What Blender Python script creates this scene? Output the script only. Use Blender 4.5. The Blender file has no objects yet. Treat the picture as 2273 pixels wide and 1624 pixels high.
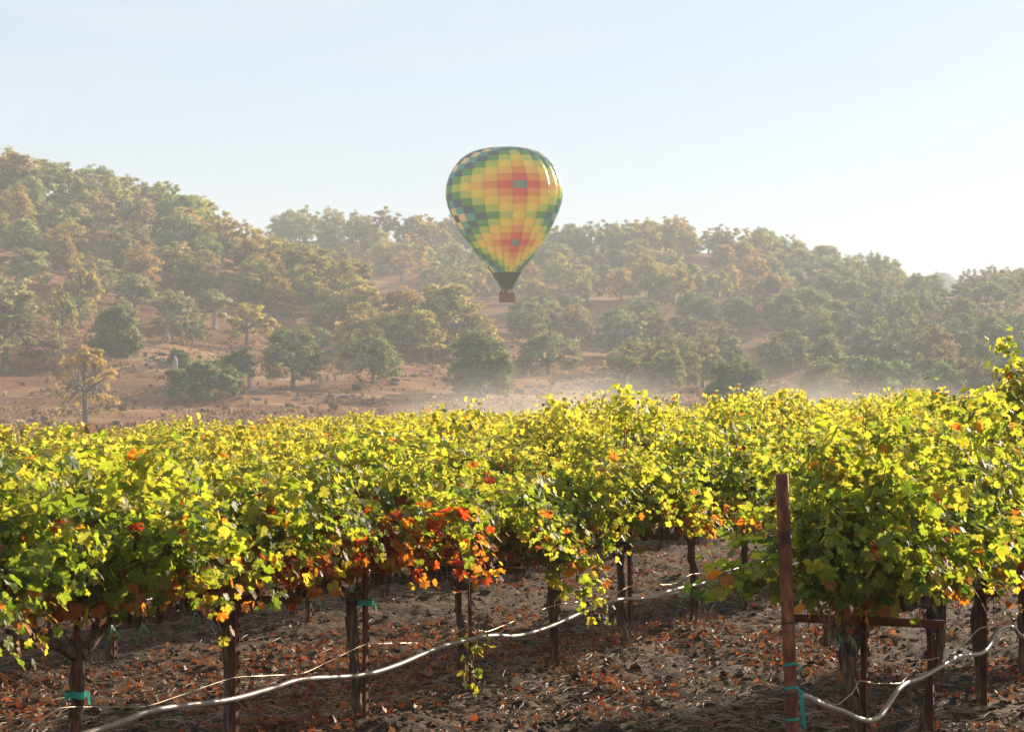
import bpy, math, random
import numpy as np
from math import radians, sin, cos, pi
from mathutils import Vector, Matrix

random.seed(7)
rng = np.random.default_rng(11)
scene = bpy.context.scene

# ------------------------------------------------------------------ camera
# F, HY: focal length and horizon row of a 2273 px wide picture; used only to plan where things stand
F, HY, CX, EYE = 4650.0, 880.0, 1136.5, 2.1
cam_d = bpy.data.cameras.new('camera')
cam = bpy.data.objects.new('camera', cam_d)
scene.collection.objects.link(cam)
cam.location = (0, 0, EYE)
cam.rotation_euler = (radians(90), 0, 0)
cam_d.sensor_width = 36
cam_d.lens = 36 * F / 2273
cam_d.shift_y = (HY - 812) / 2273
cam_d.clip_start = 0.1
cam_d.clip_end = 20000
cam_d.dof.use_dof = True
cam_d.dof.focus_distance = 15.5
cam_d.dof.aperture_fstop = 9.0
scene.camera = cam

# ------------------------------------------------------------------ sky + sun
SUN_AZ, SUN_EL = 38.0, 17.5          # degrees right of the view direction, above the horizon
world = bpy.data.worlds.new('World')
scene.world = world
world.use_nodes = True
wn, wl = world.node_tree.nodes, world.node_tree.links
wn.clear()
sky = wn.new('ShaderNodeTexSky')
sky.sky_type = 'NISHITA'
sky.sun_disc = False
sky.sun_elevation = radians(SUN_EL)
sky.sun_rotation = radians(SUN_AZ)
sky.altitude = 50
sky.air_density = 1.0
sky.dust_density = 0.8
sky.ozone_density = 2.0
bgn = wn.new('ShaderNodeBackground')
bgn.inputs['Strength'].default_value = 0.05
wo = wn.new('ShaderNodeOutputWorld')
# thin high cirrus: pale streaks added to the sky colour
tc = wn.new('ShaderNodeTexCoord')
mp = wn.new('ShaderNodeMapping'); mp.inputs['Scale'].default_value = (2.0, 1.2, 16)
mp.inputs['Rotation'].default_value = (0, 0.05, 0.3)
nz = wn.new('ShaderNodeTexNoise'); nz.inputs['Scale'].default_value = 2.2; nz.inputs['Detail'].default_value = 6
rp = wn.new('ShaderNodeMapRange')
rp.inputs['From Min'].default_value = 0.48; rp.inputs['From Max'].default_value = 0.8
rp.inputs['To Min'].default_value = 0.62; rp.inputs['To Max'].default_value = 0.95   # thin veil everywhere, thicker in streaks
mx = wn.new('ShaderNodeMixRGB'); mx.inputs['Color2'].default_value = (6.1, 6.8, 7.5, 1)
wl.new(tc.outputs['Generated'], mp.inputs['Vector']); wl.new(mp.outputs[0], nz.inputs['Vector'])
wl.new(nz.outputs['Fac'], rp.inputs['Value']); wl.new(rp.outputs[0], mx.inputs['Fac'])
tn = wn.new('ShaderNodeMixRGB'); tn.blend_type = 'MULTIPLY'; tn.inputs[0].default_value = 1; tn.inputs[2].default_value = (.88, 1.0, 1.16, 1)
wl.new(sky.outputs[0], tn.inputs[1]); wl.new(tn.outputs[0], mx.inputs['Color1']); wl.new(mx.outputs[0], bgn.inputs['Color'])
wl.new(bgn.outputs[0], wo.inputs['Surface'])

sun_d = bpy.data.lights.new('sun', 'SUN')
sun_d.energy = 5.0
sun_d.angle = radians(0.6)
sun_d.color = (1.0, 0.86, 0.66)
sun = bpy.data.objects.new('sun', sun_d)
scene.collection.objects.link(sun)
_sd = Vector((sin(radians(SUN_AZ)) * cos(radians(SUN_EL)), cos(radians(SUN_AZ)) * cos(radians(SUN_EL)), sin(radians(SUN_EL))))
sun.rotation_euler = _sd.to_track_quat('Z', 'Y').to_euler()

scene.view_settings.view_transform = 'Standard'
scene.view_settings.look = 'None'
scene.view_settings.exposure = 1.25
scene.view_settings.gamma = 1
scene.cycles.use_denoising = True
scene.cycles.max_bounces = 10
scene.cycles.diffuse_bounces = 5
scene.cycles.transmission_bounces = 8
scene.cycles.volume_bounces = 1
scene.cycles.sample_clamp_indirect = 8

# ------------------------------------------------------------------ helpers
def link(o):
    scene.collection.objects.link(o); return o

def tag(o, label=None, cat=None, group=None, kind=None):
    if label: o['label'] = label
    if cat: o['category'] = cat
    if group: o['group'] = group
    if kind: o['kind'] = kind
    return o

def empty(name, loc=(0, 0, 0), rz=0.0):
    o = bpy.data.objects.new(name, None)
    o.empty_display_size = 0.2
    o.location = loc; o.rotation_euler = (0, 0, rz)
    return link(o)

def copy_tree(o, parent=None):
    c = o.copy(); link(c); c.parent = parent
    for ch in list(o.children):
        copy_tree(ch, c)
    return c

class MB:
    """collects numpy vertex / face blocks, one mesh at the end"""
    def __init__(s):
        s.v, s.f, s.n, s.col, s.uv, s.mi = [], [], 0, [], [], []
    def add(s, v, f, col=None, uv=None, mi=0):
        v = np.asarray(v, float).reshape(-1, 3)
        s.v.append(v)
        for a in (f if isinstance(f, list) else [f]):
            a = np.asarray(a, int)
            if len(a):
                s.f.append(a + s.n); s.mi.append(np.full(len(a), mi))
        s.n += len(v)
        s.col.append(np.broadcast_to(np.asarray(col if col is not None else (1, 1, 1), float), (len(v), 3)))
        s.uv.append(uv if uv is not None else np.zeros((len(v), 2)))
        return s
    def mesh(s, name, mats, smooth=False):
        me = bpy.data.meshes.new(name)
        V = np.concatenate(s.v)
        cnt = np.concatenate([np.full(len(a), a.shape[1]) for a in s.f])
        loops = np.concatenate([a.ravel() for a in s.f])
        me.vertices.add(len(V)); me.vertices.foreach_set('co', V.ravel())
        me.loops.add(len(loops)); me.loops.foreach_set('vertex_index', loops.astype(np.int32))
        me.polygons.add(len(cnt))
        me.polygons.foreach_set('loop_start', np.concatenate([[0], np.cumsum(cnt)[:-1]]).astype(np.int32))
        me.polygons.foreach_set('material_index', np.concatenate(s.mi).astype(np.int32))
        me.update(calc_edges=True)
        ca = me.color_attributes.new('Col', 'FLOAT_COLOR', 'POINT')
        C4 = np.ones((len(V), 4)); C4[:, :3] = np.concatenate(s.col)
        ca.data.foreach_set('color', C4.ravel())
        ul = me.uv_layers.new(name='UVMap')
        UV = np.concatenate(s.uv)
        ul.data.foreach_set('uv', UV[loops].ravel())
        me.polygons.foreach_set('use_smooth', np.full(len(cnt), smooth))
        for m in (mats if isinstance(mats, (list, tuple)) else [mats]):
            me.materials.append(m)
        return me
    def build(s, name, mats, parent=None, smooth=False):
        o = bpy.data.objects.new(name, s.mesh(name, mats, smooth))
        link(o)
        if parent: o.parent = parent
        return o

def tube(path, rad, n=6, cap=True, jit=0.0, r_=None):
    """tapered tube along a polyline -> verts, quads (+ caps)"""
    P = np.asarray(path, float); m = len(P)
    R = np.broadcast_to(np.asarray(rad, float), (m,)).copy()
    T = np.gradient(P, axis=0); T /= np.linalg.norm(T, axis=1)[:, None] + 1e-9
    ref = np.array([0, 0, 1.0]) if abs(T[0, 2]) < .9 else np.array([1.0, 0, 0])
    U = np.cross(T, ref); U /= np.linalg.norm(U, axis=1)[:, None] + 1e-9
    for i in range(1, m):          # parallel transport, no twist
        u = U[i - 1] - T[i] * np.dot(U[i - 1], T[i]); U[i] = u / (np.linalg.norm(u) + 1e-9)
    W = np.cross(T, U)
    a = np.arange(n) * 2 * pi / n
    rr = R[:, None] * (1 + (jit * (r_ or rng).standard_normal((m, n)) if jit else 0))
    V = P[:, None] + rr[..., None] * (np.cos(a)[None, :, None] * U[:, None] + np.sin(a)[None, :, None] * W[:, None])
    i, j = np.meshgrid(np.arange(m - 1), np.arange(n), indexing='ij')
    A = i * n + j; B = i * n + (j + 1) % n
    Q = np.stack([A, B, B + n, A + n], -1).reshape(-1, 4)
    V = V.reshape(-1, 3)
    fs = [Q]
    if cap:
        V = np.concatenate([V, P[:1], P[-1:]])
        k = np.arange(n)
        c0 = np.stack([np.full(n, m * n), (k + 1) % n, k], -1)
        c1 = np.stack([np.full(n, m * n + 1), (m - 1) * n + k, (m - 1) * n + (k + 1) % n], -1)
        fs.append(np.concatenate([c0, c1]))
    return V, fs

def box(mb, c, s, rz=0.0, col=None, M=None, mi=0):
    v = np.array([[x, y, z] for x in (-.5, .5) for y in (-.5, .5) for z in (-.5, .5)]) * s
    if rz:
        v = v @ np.array([[cos(rz), sin(rz), 0], [-sin(rz), cos(rz), 0], [0, 0, 1]])
    v = v + np.asarray(c)
    f = [[0, 1, 3, 2], [4, 6, 7, 5], [0, 4, 5, 1], [2, 3, 7, 6], [0, 2, 6, 4], [1, 5, 7, 3]]
    mb.add(v, np.array(f), col, mi=mi)

def hsh(ix, iy, iz, seed):
    h = (ix.astype(np.int64) * 374761393 + iy.astype(np.int64) * 668265263 + iz.astype(np.int64) * 2147483647 + seed * 974634777) & 0xffffffff
    h = ((h ^ (h >> 13)) * 1274126177) & 0xffffffff
    h = ((h ^ (h >> 15)) * 2246822519) & 0xffffffff
    return ((h ^ (h >> 16)) & 0xffffff) / float(0xffffff)

def vn(x, y, z=0.0, seed=0):
    x, y, z = np.broadcast_arrays(np.asarray(x, float), np.asarray(y, float), np.asarray(z, float))
    xi, yi, zi = np.floor(x), np.floor(y), np.floor(z)
    fx, fy, fz = x - xi, y - yi, z - zi
    fx = fx * fx * (3 - 2 * fx); fy = fy * fy * (3 - 2 * fy); fz = fz * fz * (3 - 2 * fz)
    r = 0
    for a in (0, 1):
        for b in (0, 1):
            if np.ndim(z) and np.any(zi != z):
                for c in (0, 1):
                    r = r + hsh(xi + a, yi + b, zi + c, seed) * (fx if a else 1 - fx) * (fy if b else 1 - fy) * (fz if c else 1 - fz)
            else:
                r = r + hsh(xi + a, yi + b, zi, seed) * (fx if a else 1 - fx) * (fy if b else 1 - fy)
    return r * 2 - 1

def fbm(x, y, o=4, seed=0, g=.5):
    r, a = 0, 1.0
    for i in range(o):
        r = r + a * vn(x * 2 ** i, y * 2 ** i, 0.0, seed + i); a *= g
    return r

# ------------------------------------------------------------------ materials
def new_mat(name):
    m = bpy.data.materials.new(name); m.use_nodes = True
    nt = m.node_tree; nt.nodes.clear()
    out = nt.nodes.new('ShaderNodeOutputMaterial')
    return m, nt, out

def N(nt, t, **kw):
    n = nt.nodes.new(t)
    for k, v in kw.items():
        if k in n.inputs: n.inputs[k].default_value = v
        else: setattr(n, k, v)
    return n

def ramp(nt, stops):
    r = nt.nodes.new('ShaderNodeValToRGB')
    e = r.color_ramp.elements
    while len(e) < len(stops): e.new(0.5)
    for i, (p, c) in enumerate(stops):
        e[i].position = p; e[i].color = (*c, 1)
    return r

def mat_noise(name, stops, scale=20, detail=6, rough=.8, bump=.3, bdist=.01, stretch=(1, 1, 1), metal=0, spec=.3, coords='Object', bscale=None):
    m, nt, out = new_mat(name)
    t = N(nt, 'ShaderNodeTexCoord'); mp = N(nt, 'ShaderNodeMapping'); mp.inputs['Scale'].default_value = stretch
    nt.links.new(t.outputs[coords], mp.inputs['Vector'])
    n = N(nt, 'ShaderNodeTexNoise', Scale=scale, Detail=detail); n.inputs['Roughness'].default_value = .65
    nt.links.new(mp.outputs[0], n.inputs['Vector'])
    r = ramp(nt, stops); nt.links.new(n.outputs['Fac'], r.inputs[0])
    b = N(nt, 'ShaderNodeBsdfPrincipled'); b.inputs['Roughness'].default_value = rough
    b.inputs['Metallic'].default_value = metal; b.inputs['Specular IOR Level'].default_value = spec
    nt.links.new(r.outputs[0], b.inputs['Base Color'])
    if bump:
        n2 = N(nt, 'ShaderNodeTexNoise', Scale=bscale or scale * 1.7, Detail=8)
        nt.links.new(mp.outputs[0], n2.inputs['Vector'])
        bp = N(nt, 'ShaderNodeBump', Strength=bump, Distance=bdist)
        nt.links.new(n2.outputs['Fac'], bp.inputs['Height']); nt.links.new(bp.outputs[0], b.inputs['Normal'])
    nt.links.new(b.outputs[0], out.inputs[0])
    return m

def mat_leaf(name, trans=.5, tcol=(1.35, 1.25, .55), rough=.45, spec=.35, veins=True, objcol=False, glossmix=True):
    """thin leaf: reflects on the lit side, glows with transmitted light on the other"""
    m, nt, out = new_mat(name)
    L = nt.links
    at = N(nt, 'ShaderNodeAttribute', attribute_name='Col')
    col = at.outputs['Color']
    if objcol:
        oi = N(nt, 'ShaderNodeObjectInfo')
        mm = N(nt, 'ShaderNodeMixRGB', blend_type='MULTIPLY'); mm.inputs[0].default_value = 1
        L.new(col, mm.inputs[1]); L.new(oi.outputs['Color'], mm.inputs[2]); col = mm.outputs[0]
    if veins:
        uv = N(nt, 'ShaderNodeUVMap')
        sx = N(nt, 'ShaderNodeSeparateXYZ'); L.new(uv.outputs[0], sx.inputs[0])
        # main veins fan out from the petiole: angle bands
        an = N(nt, 'ShaderNodeMath', operation='ARCTAN2'); L.new(sx.outputs[0], an.inputs[0])
        ay = N(nt, 'ShaderNodeMath', operation='ADD'); ay.inputs[1].default_value = .0; L.new(sx.outputs[1], ay.inputs[0]); L.new(ay.outputs[0], an.inputs[1])
        mu = N(nt, 'ShaderNodeMath', operation='MULTIPLY'); mu.inputs[1].default_value = 3.6; L.new(an.outputs[0], mu.inputs[0])
        co = N(nt, 'ShaderNodeMath', operation='COSINE'); L.new(mu.outputs[0], co.inputs[0])
        mr = N(nt, 'ShaderNodeMapRange'); mr.inputs['From Min'].default_value = .93; mr.inputs['From Max'].default_value = 1.0
        mr.inputs['To Min'].default_value = 0; mr.inputs['To Max'].default_value = .45
        L.new(co.outputs[0], mr.inputs['Value'])
        mv = N(nt, 'ShaderNodeMixRGB'); L.new(mr.outputs[0], mv.inputs[0]); L.new(col, mv.inputs[1])
        mv.inputs[2].default_value = (.30, .30, .08, 1); col = mv.outputs[0]
        nn = N(nt, 'ShaderNodeTexNoise', Scale=3.0, Detail=3); L.new(uv.outputs[0], nn.inputs['Vector'])
        hv = N(nt, 'ShaderNodeMapRange'); hv.inputs['From Min'].default_value = .3; hv.inputs['From Max'].default_value = .7
        hv.inputs['To Min'].default_value = .72; hv.inputs['To Max'].default_value = 1.25
        L.new(nn.outputs['Fac'], hv.inputs['Value'])
        ml = N(nt, 'ShaderNodeVectorMath', operation='SCALE'); L.new(col, ml.inputs[0]); L.new(hv.outputs[0], ml.inputs['Scale'])
        col = ml.outputs[0]
    pb = N(nt, 'ShaderNodeBsdfPrincipled'); pb.inputs['Roughness'].default_value = rough; pb.inputs['Specular IOR Level'].default_value = spec
    L.new(col, pb.inputs['Base Color'])
    tm = N(nt, 'ShaderNodeMixRGB', blend_type='MULTIPLY'); tm.inputs[0].default_value = 1
    tm.inputs[2].default_value = (*tcol, 1); L.new(col, tm.inputs[1])
    tr = N(nt, 'ShaderNodeBsdfTranslucent'); L.new(tm.outputs[0], tr.inputs['Color'])
    ms = N(nt, 'ShaderNodeMixShader'); ms.inputs[0].default_value = trans
    L.new(pb.outputs[0], ms.inputs[1]); L.new(tr.outputs[0], ms.inputs[2]); L.new(ms.outputs[0], out.inputs[0])
    return m

M_leaf = mat_leaf('vine_leaf', .62, (3.0, 2.6, .9), .5, .35)
M_dry = mat_leaf('dry_leaf', .3, (1.3, 1.0, .7), .6, .25)
M_treeleaf = mat_leaf('oak_leaf', .42, (1.6, 1.35, .7), .7, .15, veins=False, objcol=True)
M_cane = mat_noise('cane_bark', [(.3, (.10, .035, .018)), (.7, (.26, .11, .05))], 30, 4, .6, .2, .002)
M_trunk = mat_noise('vine_bark', [(.3, (.022, .014, .010)), (.5, (.10, .062, .04)), (.7, (.28, .19, .12))], 26, 8, .9, 1.0, .012, stretch=(1.6, 1.6, .16))
M_rust = mat_noise('rusty_steel', [(.3, (.045, .014, .008)), (.5, (.12, .04, .018)), (.72, (.22, .08, .035))], 14, 9, .72, .35, .002, metal=.25, stretch=(1, 1, .5))
M_post = mat_noise('rusty_pipe', [(.36, (.045, .014, .008)), (.5, (.14, .042, .018)), (.64, (.30, .11, .045))], 16, 10, .65, .4, .002, metal=.1, stretch=(1, 1, .35))
M_hose = mat_noise('drip_hose_plastic', [(.3, (.20, .155, .125)), (.7, (.36, .29, .24))], 8, 6, .42, .12, .001, spec=.8)
M_wire = mat_noise('galvanised_wire', [(.3, (.32, .24, .17)), (.7, (.55, .45, .33))], 20, 3, .35, 0, metal=.7, spec=.5)
M_clip = mat_noise('black_clip', [(.3, (.01, .01, .01)), (.7, (.03, .03, .03))], 20, 2, .5, 0)
M_tape = mat_noise('green_tie_tape', [(.3, (.0, .18, .13)), (.7, (.01, .34, .25))], 15, 3, .35, .1, .001, spec=.5)
M_straw = mat_noise('straw', [(.3, (.14, .09, .055)), (.7, (.36, .27, .18))], 3, 3, .7, 0)
M_oakbark = mat_noise('oak_bark', [(.3, (.06, .05, .045)), (.55, (.19, .175, .155)), (.75, (.36, .35, .32))], 3, 6, .9, .6, .05, stretch=(1, 1, .4))
M_palebark = mat_noise('pale_bark', [(.3, (.18, .17, .17)), (.7, (.5, .48, .46))], 3, 6, .9, .5, .05, stretch=(1, 1, .4))
M_rock = mat_noise('grey_rock', [(.3, (.07, .068, .07)), (.7, (.2, .19, .185))], 2, 8, .95, .7, .1)
M_wicker = mat_noise('wicker', [(.35, (.11, .05, .03)), (.65, (.24, .12, .08))], 9, 4, .8, .5, .02, stretch=(1, 1, 4))
M_grape = mat_noise('grape_skin', [(.3, (.01, .01, .03)), (.7, (.05, .05, .11))], 20, 3, .45, 0)
M_clod = mat_noise('soil_clod', [(.3, (.022, .014, .009)), (.7, (.085, .055, .035))], 12, 6, .95, .6, .02)

# vineyard soil
def mat_soil():
    m, nt, out = new_mat('dark_soil'); L = nt.links
    t = N(nt, 'ShaderNodeTexCoord')
    n1 = N(nt, 'ShaderNodeTexNoise', Scale=.9, Detail=5); n2 = N(nt, 'ShaderNodeTexNoise', Scale=16, Detail=10)
    n2.inputs['Roughness'].default_value = .7
    n3 = N(nt, 'ShaderNodeTexNoise', Scale=60, Detail=6)
    for n in (n1, n2, n3): L.new(t.outputs['Object'], n.inputs['Vector'])
    r1 = ramp(nt, [(.3, (.022, .012, .007)), (.5, (.046, .027, .016)), (.68, (.21, .125, .065))]); L.new(n2.outputs['Fac'], r1.inputs[0])
    r2 = ramp(nt, [(.35, (.7, .7, .7)), (.65, (1.3, 1.15, 1.0))]); L.new(n1.outputs['Fac'], r2.inputs[0])
    mu = N(nt, 'ShaderNodeMixRGB', blend_type='MULTIPLY'); mu.inputs[0].default_value = 1
    L.new(r1.outputs[0], mu.inputs[1]); L.new(r2.outputs[0], mu.inputs[2])
    # crumbs of straw-coloured debris
    r3 = ramp(nt, [(.60, (0, 0, 0)), (.68, (1, 1, 1))]); L.new(n3.outputs['Fac'], r3.inputs[0])
    md = N(nt, 'ShaderNodeMixRGB'); L.new(r3.outputs[0], md.inputs[0]); L.new(mu.outputs[0], md.inputs[1]); md.inputs[2].default_value = (.30, .16, .08, 1)
    b = N(nt, 'ShaderNodeBsdfPrincipled'); b.inputs['Roughness'].default_value = .9; b.inputs['Specular IOR Level'].default_value = .2
    L.new(md.outputs[0], b.inputs['Base Color'])
    bp = N(nt, 'ShaderNodeBump', Strength=.9, Distance=.03); L.new(n2.outputs['Fac'], bp.inputs['Height'])
    bp2 = N(nt, 'ShaderNodeBump', Strength=.6, Distance=.008); L.new(n3.outputs['Fac'], bp2.inputs['Height']); L.new(bp.outputs[0], bp2.inputs['Normal'])
    L.new(bp2.outputs[0], b.inputs['Normal']); L.new(b.outputs[0], out.inputs[0])
    return m
M_soil = mat_soil()

def mat_hill():
    m, nt, out = new_mat('dry_grass_hillside'); L = nt.links
    t = N(nt, 'ShaderNodeTexCoord')
    n1 = N(nt, 'ShaderNodeTexNoise', Scale=.03, Detail=6); n2 = N(nt, 'ShaderNodeTexNoise', Scale=.5, Detail=10)
    mp = N(nt, 'ShaderNodeMapping'); mp.inputs['Scale'].default_value = (.35, 1.6, 1)
    L.new(t.outputs['Object'], n1.inputs['Vector']); L.new(t.outputs['Object'], mp.inputs['Vector']); L.new(mp.outputs[0], n2.inputs['Vector'])
    n2.inputs['Roughness'].default_value = .7
    n3 = N(nt, 'ShaderNodeTexNoise', Scale=.16, Detail=9); n3.inputs['Roughness'].default_value = .75; L.new(mp.outputs[0], n3.inputs['Vector'])
    ad = N(nt, 'ShaderNodeMixRGB'); ad.inputs[0].default_value = .55; L.new(n1.outputs['Fac'], ad.inputs[1]); L.new(n3.outputs['Fac'], ad.inputs[2])
    r1 = ramp(nt, [(.36, (.12, .065, .038)), (.47, (.22, .10, .05)), (.55, (.31, .16, .08)), (.66, (.46, .33, .20))]); L.new(ad.outputs[0], r1.inputs[0])
    r2 = ramp(nt, [(.3, (.65, .62, .62)), (.7, (1.35, 1.35, 1.3))]); L.new(n2.outputs['Fac'], r2.inputs[0])
    mu = N(nt, 'ShaderNodeMixRGB', blend_type='MULTIPLY'); mu.inputs[0].default_value = 1
    L.new(r1.outputs[0], mu.inputs[1]); L.new(r2.outputs[0], mu.inputs[2])
    b = N(nt, 'ShaderNodeBsdfPrincipled'); b.inputs['Roughness'].default_value = 1; b.inputs['Specular IOR Level'].default_value = .05
    L.new(mu.outputs[0], b.inputs['Base Color'])
    bp = N(nt, 'ShaderNodeBump', Strength=.8, Distance=.4); L.new(n2.outputs['Fac'], bp.inputs['Height'])
    L.new(bp.outputs[0], b.inputs['Normal']); L.new(b.outputs[0], out.inputs[0])
    return m
M_hill = mat_hill()

# ------------------------------------------------------------------ terrain
def soil_h(x, y):
    x = np.asarray(x, float); y = np.asarray(y, float)
    h = .05 * fbm(x * .5, y * .5, 3, 3) + .028 * fbm(x * 3.1, y * 3.1, 3, 21)
    h = h + .024 * np.maximum(0, fbm(x * 8, y * 8, 3, 31)) ** 1.3
    # low berm under each vine row
    q = ((x - ROW0[0]) * PERP[0] + (y - ROW0[1]) * PERP[1]) / ROWSP
    dq = np.abs(q - np.round(q)) * ROWSP
    return h + .07 * np.exp(-(dq / .45) ** 2)

ROWD = np.array([.416, .909]); ROWD /= np.linalg.norm(ROWD)
PERP = np.array([-ROWD[1], ROWD[0]])
ROW0 = np.array([-.297, 14.36]); ROWSP, VSP = 3.33, 1.5
ROWANG = math.atan2(ROWD[1], ROWD[0])

# hillside: for planned directions (picture column) the row of the ground at each distance
ZK = [60, 120, 200, 250, 280, 300, 350, 400, 450, 500, 560, 620, 680, 760, 900]
COLS = {
 -1600:[1043, 964, 965, 949, 900, 850, 720, 590, 480, 440, 440, 470, 500, 540, 600],
 -300: [1043, 964, 965, 949, 895, 820, 690, 550, 430, 370, 390, 430, 480, 540, 600],
 0:    [1043, 964, 965, 949, 900, 835, 712, 585, 460, 405, 420, 460, 500, 560, 620],
 200:  [1043, 964, 965, 946, 902, 850, 742, 622, 505, 448, 470, 500, 540, 580, 640],
 400:  [1043, 964, 965, 944, 905, 866, 775, 665, 560, 515, 550, 560, 570, 600, 650],
 600:  [1043, 964, 965, 944, 908, 880, 802, 708, 612, 590, 620, 585, 550, 570, 640],
 750:  [1043, 964, 965, 944, 910, 886, 824, 733, 640, 660, 650, 590, 545, 560, 640],
 900:  [1043, 964, 965, 945, 912, 893, 842, 738, 690, 690, 655, 600, 548, 560, 640],
 1050: [1043, 964, 965, 946, 915, 898, 855, 775, 735, 705, 660, 610, 560, 560, 640],
 1200: [1043, 964, 965, 948, 920, 903, 862, 806, 762, 712, 660, 606, 560, 565, 640],
 1400: [1043, 964, 965, 950, 925, 908, 872, 826, 772, 715, 655, 598, 553, 560, 640],
 1600: [1043, 964, 965, 950, 930, 918, 886, 838, 778, 722, 662, 605, 562, 570, 640],
 1800: [1043, 964, 965, 950, 934, 926, 890, 842, 785, 728, 675, 628, 600, 610, 660],
 2000: [1043, 964, 965, 952, 938, 930, 888, 838, 782, 728, 688, 660, 650, 665, 690],
 2200: [1043, 964, 965, 952, 938, 928, 876, 822, 768, 720, 686, 668, 660, 668, 690],
 2400: [1043, 964, 965, 952, 936, 922, 862, 800, 745, 695, 655, 630, 618, 620, 660],
 3200: [1043, 964, 965, 952, 930, 910, 830, 740, 650, 590, 560, 540, 530, 540, 600],
 5200: [1043, 964, 965, 952, 930, 900, 800, 700, 600, 540, 500, 490, 490, 500, 600]}
_cx = np.array(sorted(COLS)); _tab = np.array([COLS[c] for c in _cx], float)
_ht = EYE + (HY - _tab) / F * np.array(ZK)[None, :]
_ht = np.minimum(_ht, 78)
def cr(P, t):  # catmull-rom over axis 0 with fractional index t
    n = len(P); i = np.clip(np.floor(t).astype(int), 0, n - 2); f = (t - i)[..., None]
    g = lambda k: P[np.clip(i + k, 0, n - 1)]
    a, b, c, d = g(-1), g(0), g(1), g(2)
    return .5 * ((2 * b) + (-a + c) * f + (2 * a - 5 * b + 4 * c - d) * f * f + (-a + 3 * b - 3 * c + d) * f ** 3)
def hill_h(x, y, rough=True):
    x = np.atleast_1d(np.asarray(x, float)); y = np.atleast_1d(np.asarray(y, float))
    px = CX + x / np.maximum(y, 1) * F
    tc_ = np.interp(px, _cx, np.arange(len(_cx)))
    rows = cr(_ht, tc_)
    tz = np.interp(y, ZK, np.arange(len(ZK)))
    i = np.clip(np.floor(tz).astype(int), 0, len(ZK) - 2); f = tz - i
    f = f * f * (3 - 2 * f) * .5 + f * .5
    k = np.arange(len(y))
    h = rows[k, i] * (1 - f) + rows[k, i + 1] * f
    if rough:
        am = np.clip((y - 200) / 150, 0, 1)
        h = h + am * (1.6 * fbm(x / 38, y / 38, 4, 77) + .25 * fbm(x / 5, y / 5, 3, 99))
        h = h + .12 * fbm(x / 9, y / 9, 3, 66) * np.clip((y - 60) / 60, 0, 1)
    return h

def fan(y0, y1, ratio, u0, u1, nc, hf):
    ys = [y0]
    while ys[-1] < y1: ys.append(ys[-1] * ratio)
    ys = np.array(ys); us = np.linspace(u0, u1, nc)
    Y, Uu = np.meshgrid(ys, us, indexing='ij'); X = Uu * Y
    Z = hf(X.ravel(), Y.ravel())
    V = np.stack([X.ravel(), Y.ravel(), Z], -1)
    i, j = np.meshgrid(np.arange(len(ys) - 1), np.arange(nc - 1), indexing='ij'); A = i * nc + j
    Q = np.stack([A, A + 1, A + nc + 1, A + nc], -1).reshape(-1, 4)
    return V, Q

mb = MB(); V, Q = fan(5, 66, 1.0034, -.42, .42, 760, soil_h)
V[:, 2] -= .8 * np.clip((V[:, 1] - 58) / 8, 0, 1)
mb.add(V, Q); o = mb.build('soil', M_soil, smooth=True); tag(o, kind='structure')
mb = MB(); V, Q = fan(52, 1000, 1.0085, -1.3, 1.3, 560, lambda x, y: hill_h(x, y) - .25 * (y < 62))
mb.add(V, Q); o = mb.build('hillside', M_hill, smooth=True); tag(o, kind='structure')
# the plain all round, to the horizon
mb = MB(); a = np.linspace(0, 2 * pi, 65)[:-1]
V = [[0, 0, -3.2]]
for R in (60, 400, 9000): V += [[R * cos(t), R * sin(t), -3.2] for t in a]
V = np.array(V); k = np.arange(64)
mb.add(V, [np.stack([np.zeros(64, int), 1 + k, 1 + (k + 1) % 64], -1),
           np.concatenate([np.stack([1 + 64 * r + k, 65 + 64 * r + k, 65 + 64 * r + (k + 1) % 64, 1 + 64 * r + (k + 1) % 64], -1) for r in (0, 1)])])
o = mb.build('ground', M_hill); tag(o, kind='structure')
# bare ground under and behind the photographer
mb = MB(); V, Q = fan(.5, 1, 1.5, -1, 1, 2, lambda x, y: x * 0)
g = np.linspace(-60, 60, 61); gx, gy = np.meshgrid(g, g * .6 - 28, indexing='ij')
gz = np.where(gy > 4, -.6, -.12) + .04 * fbm(gx.ravel(), gy.ravel(), 2, 5).reshape(gx.shape)
i, j = np.meshgrid(np.arange(60), np.arange(60), indexing='ij'); A = i * 61 + j
mb = MB(); mb.add(np.stack([gx, gy, gz], -1).reshape(-1, 3), np.stack([A, A + 61, A + 62, A + 1], -1).reshape(-1, 4))
o = mb.build('headland', M_soil, smooth=True); tag(o, kind='structure')

# far mountain seen through the gap on the right
mb = MB(); nx, ny = 90, 30
gx = np.linspace(350, 860, nx) * .55; gy = np.linspace(2300, 2900, ny) * .55
GX, GY = np.meshgrid(gx, gy, indexing='ij')
pk = .50 * np.interp(GX / .55 - 240, [130, 200, 238, 262, 285, 300, 330, 400, 560], [40, 110, 158, 178, 186, 172, 150, 90, 20])
H = pk * np.exp(-((GY - 1402) / 94) ** 2) + 3 * fbm(GX / 25, GY / 25, 4, 8) - 6
i, j = np.meshgrid(np.arange(nx - 1), np.arange(ny - 1), indexing='ij'); A = i * ny + j
mb.add(np.stack([GX, GY, H], -1).reshape(-1, 3), np.stack([A, A + ny, A + ny + 1, A + 1], -1).reshape(-1, 4))
M_mount = mat_noise('wooded_mountain', [(.35, (.035, .04, .022)), (.65, (.12, .10, .06))], .03, 8, 1, .5, 4)
o = mb.build('mountain', M_mount, smooth=True); tag(o, kind='structure')

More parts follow.
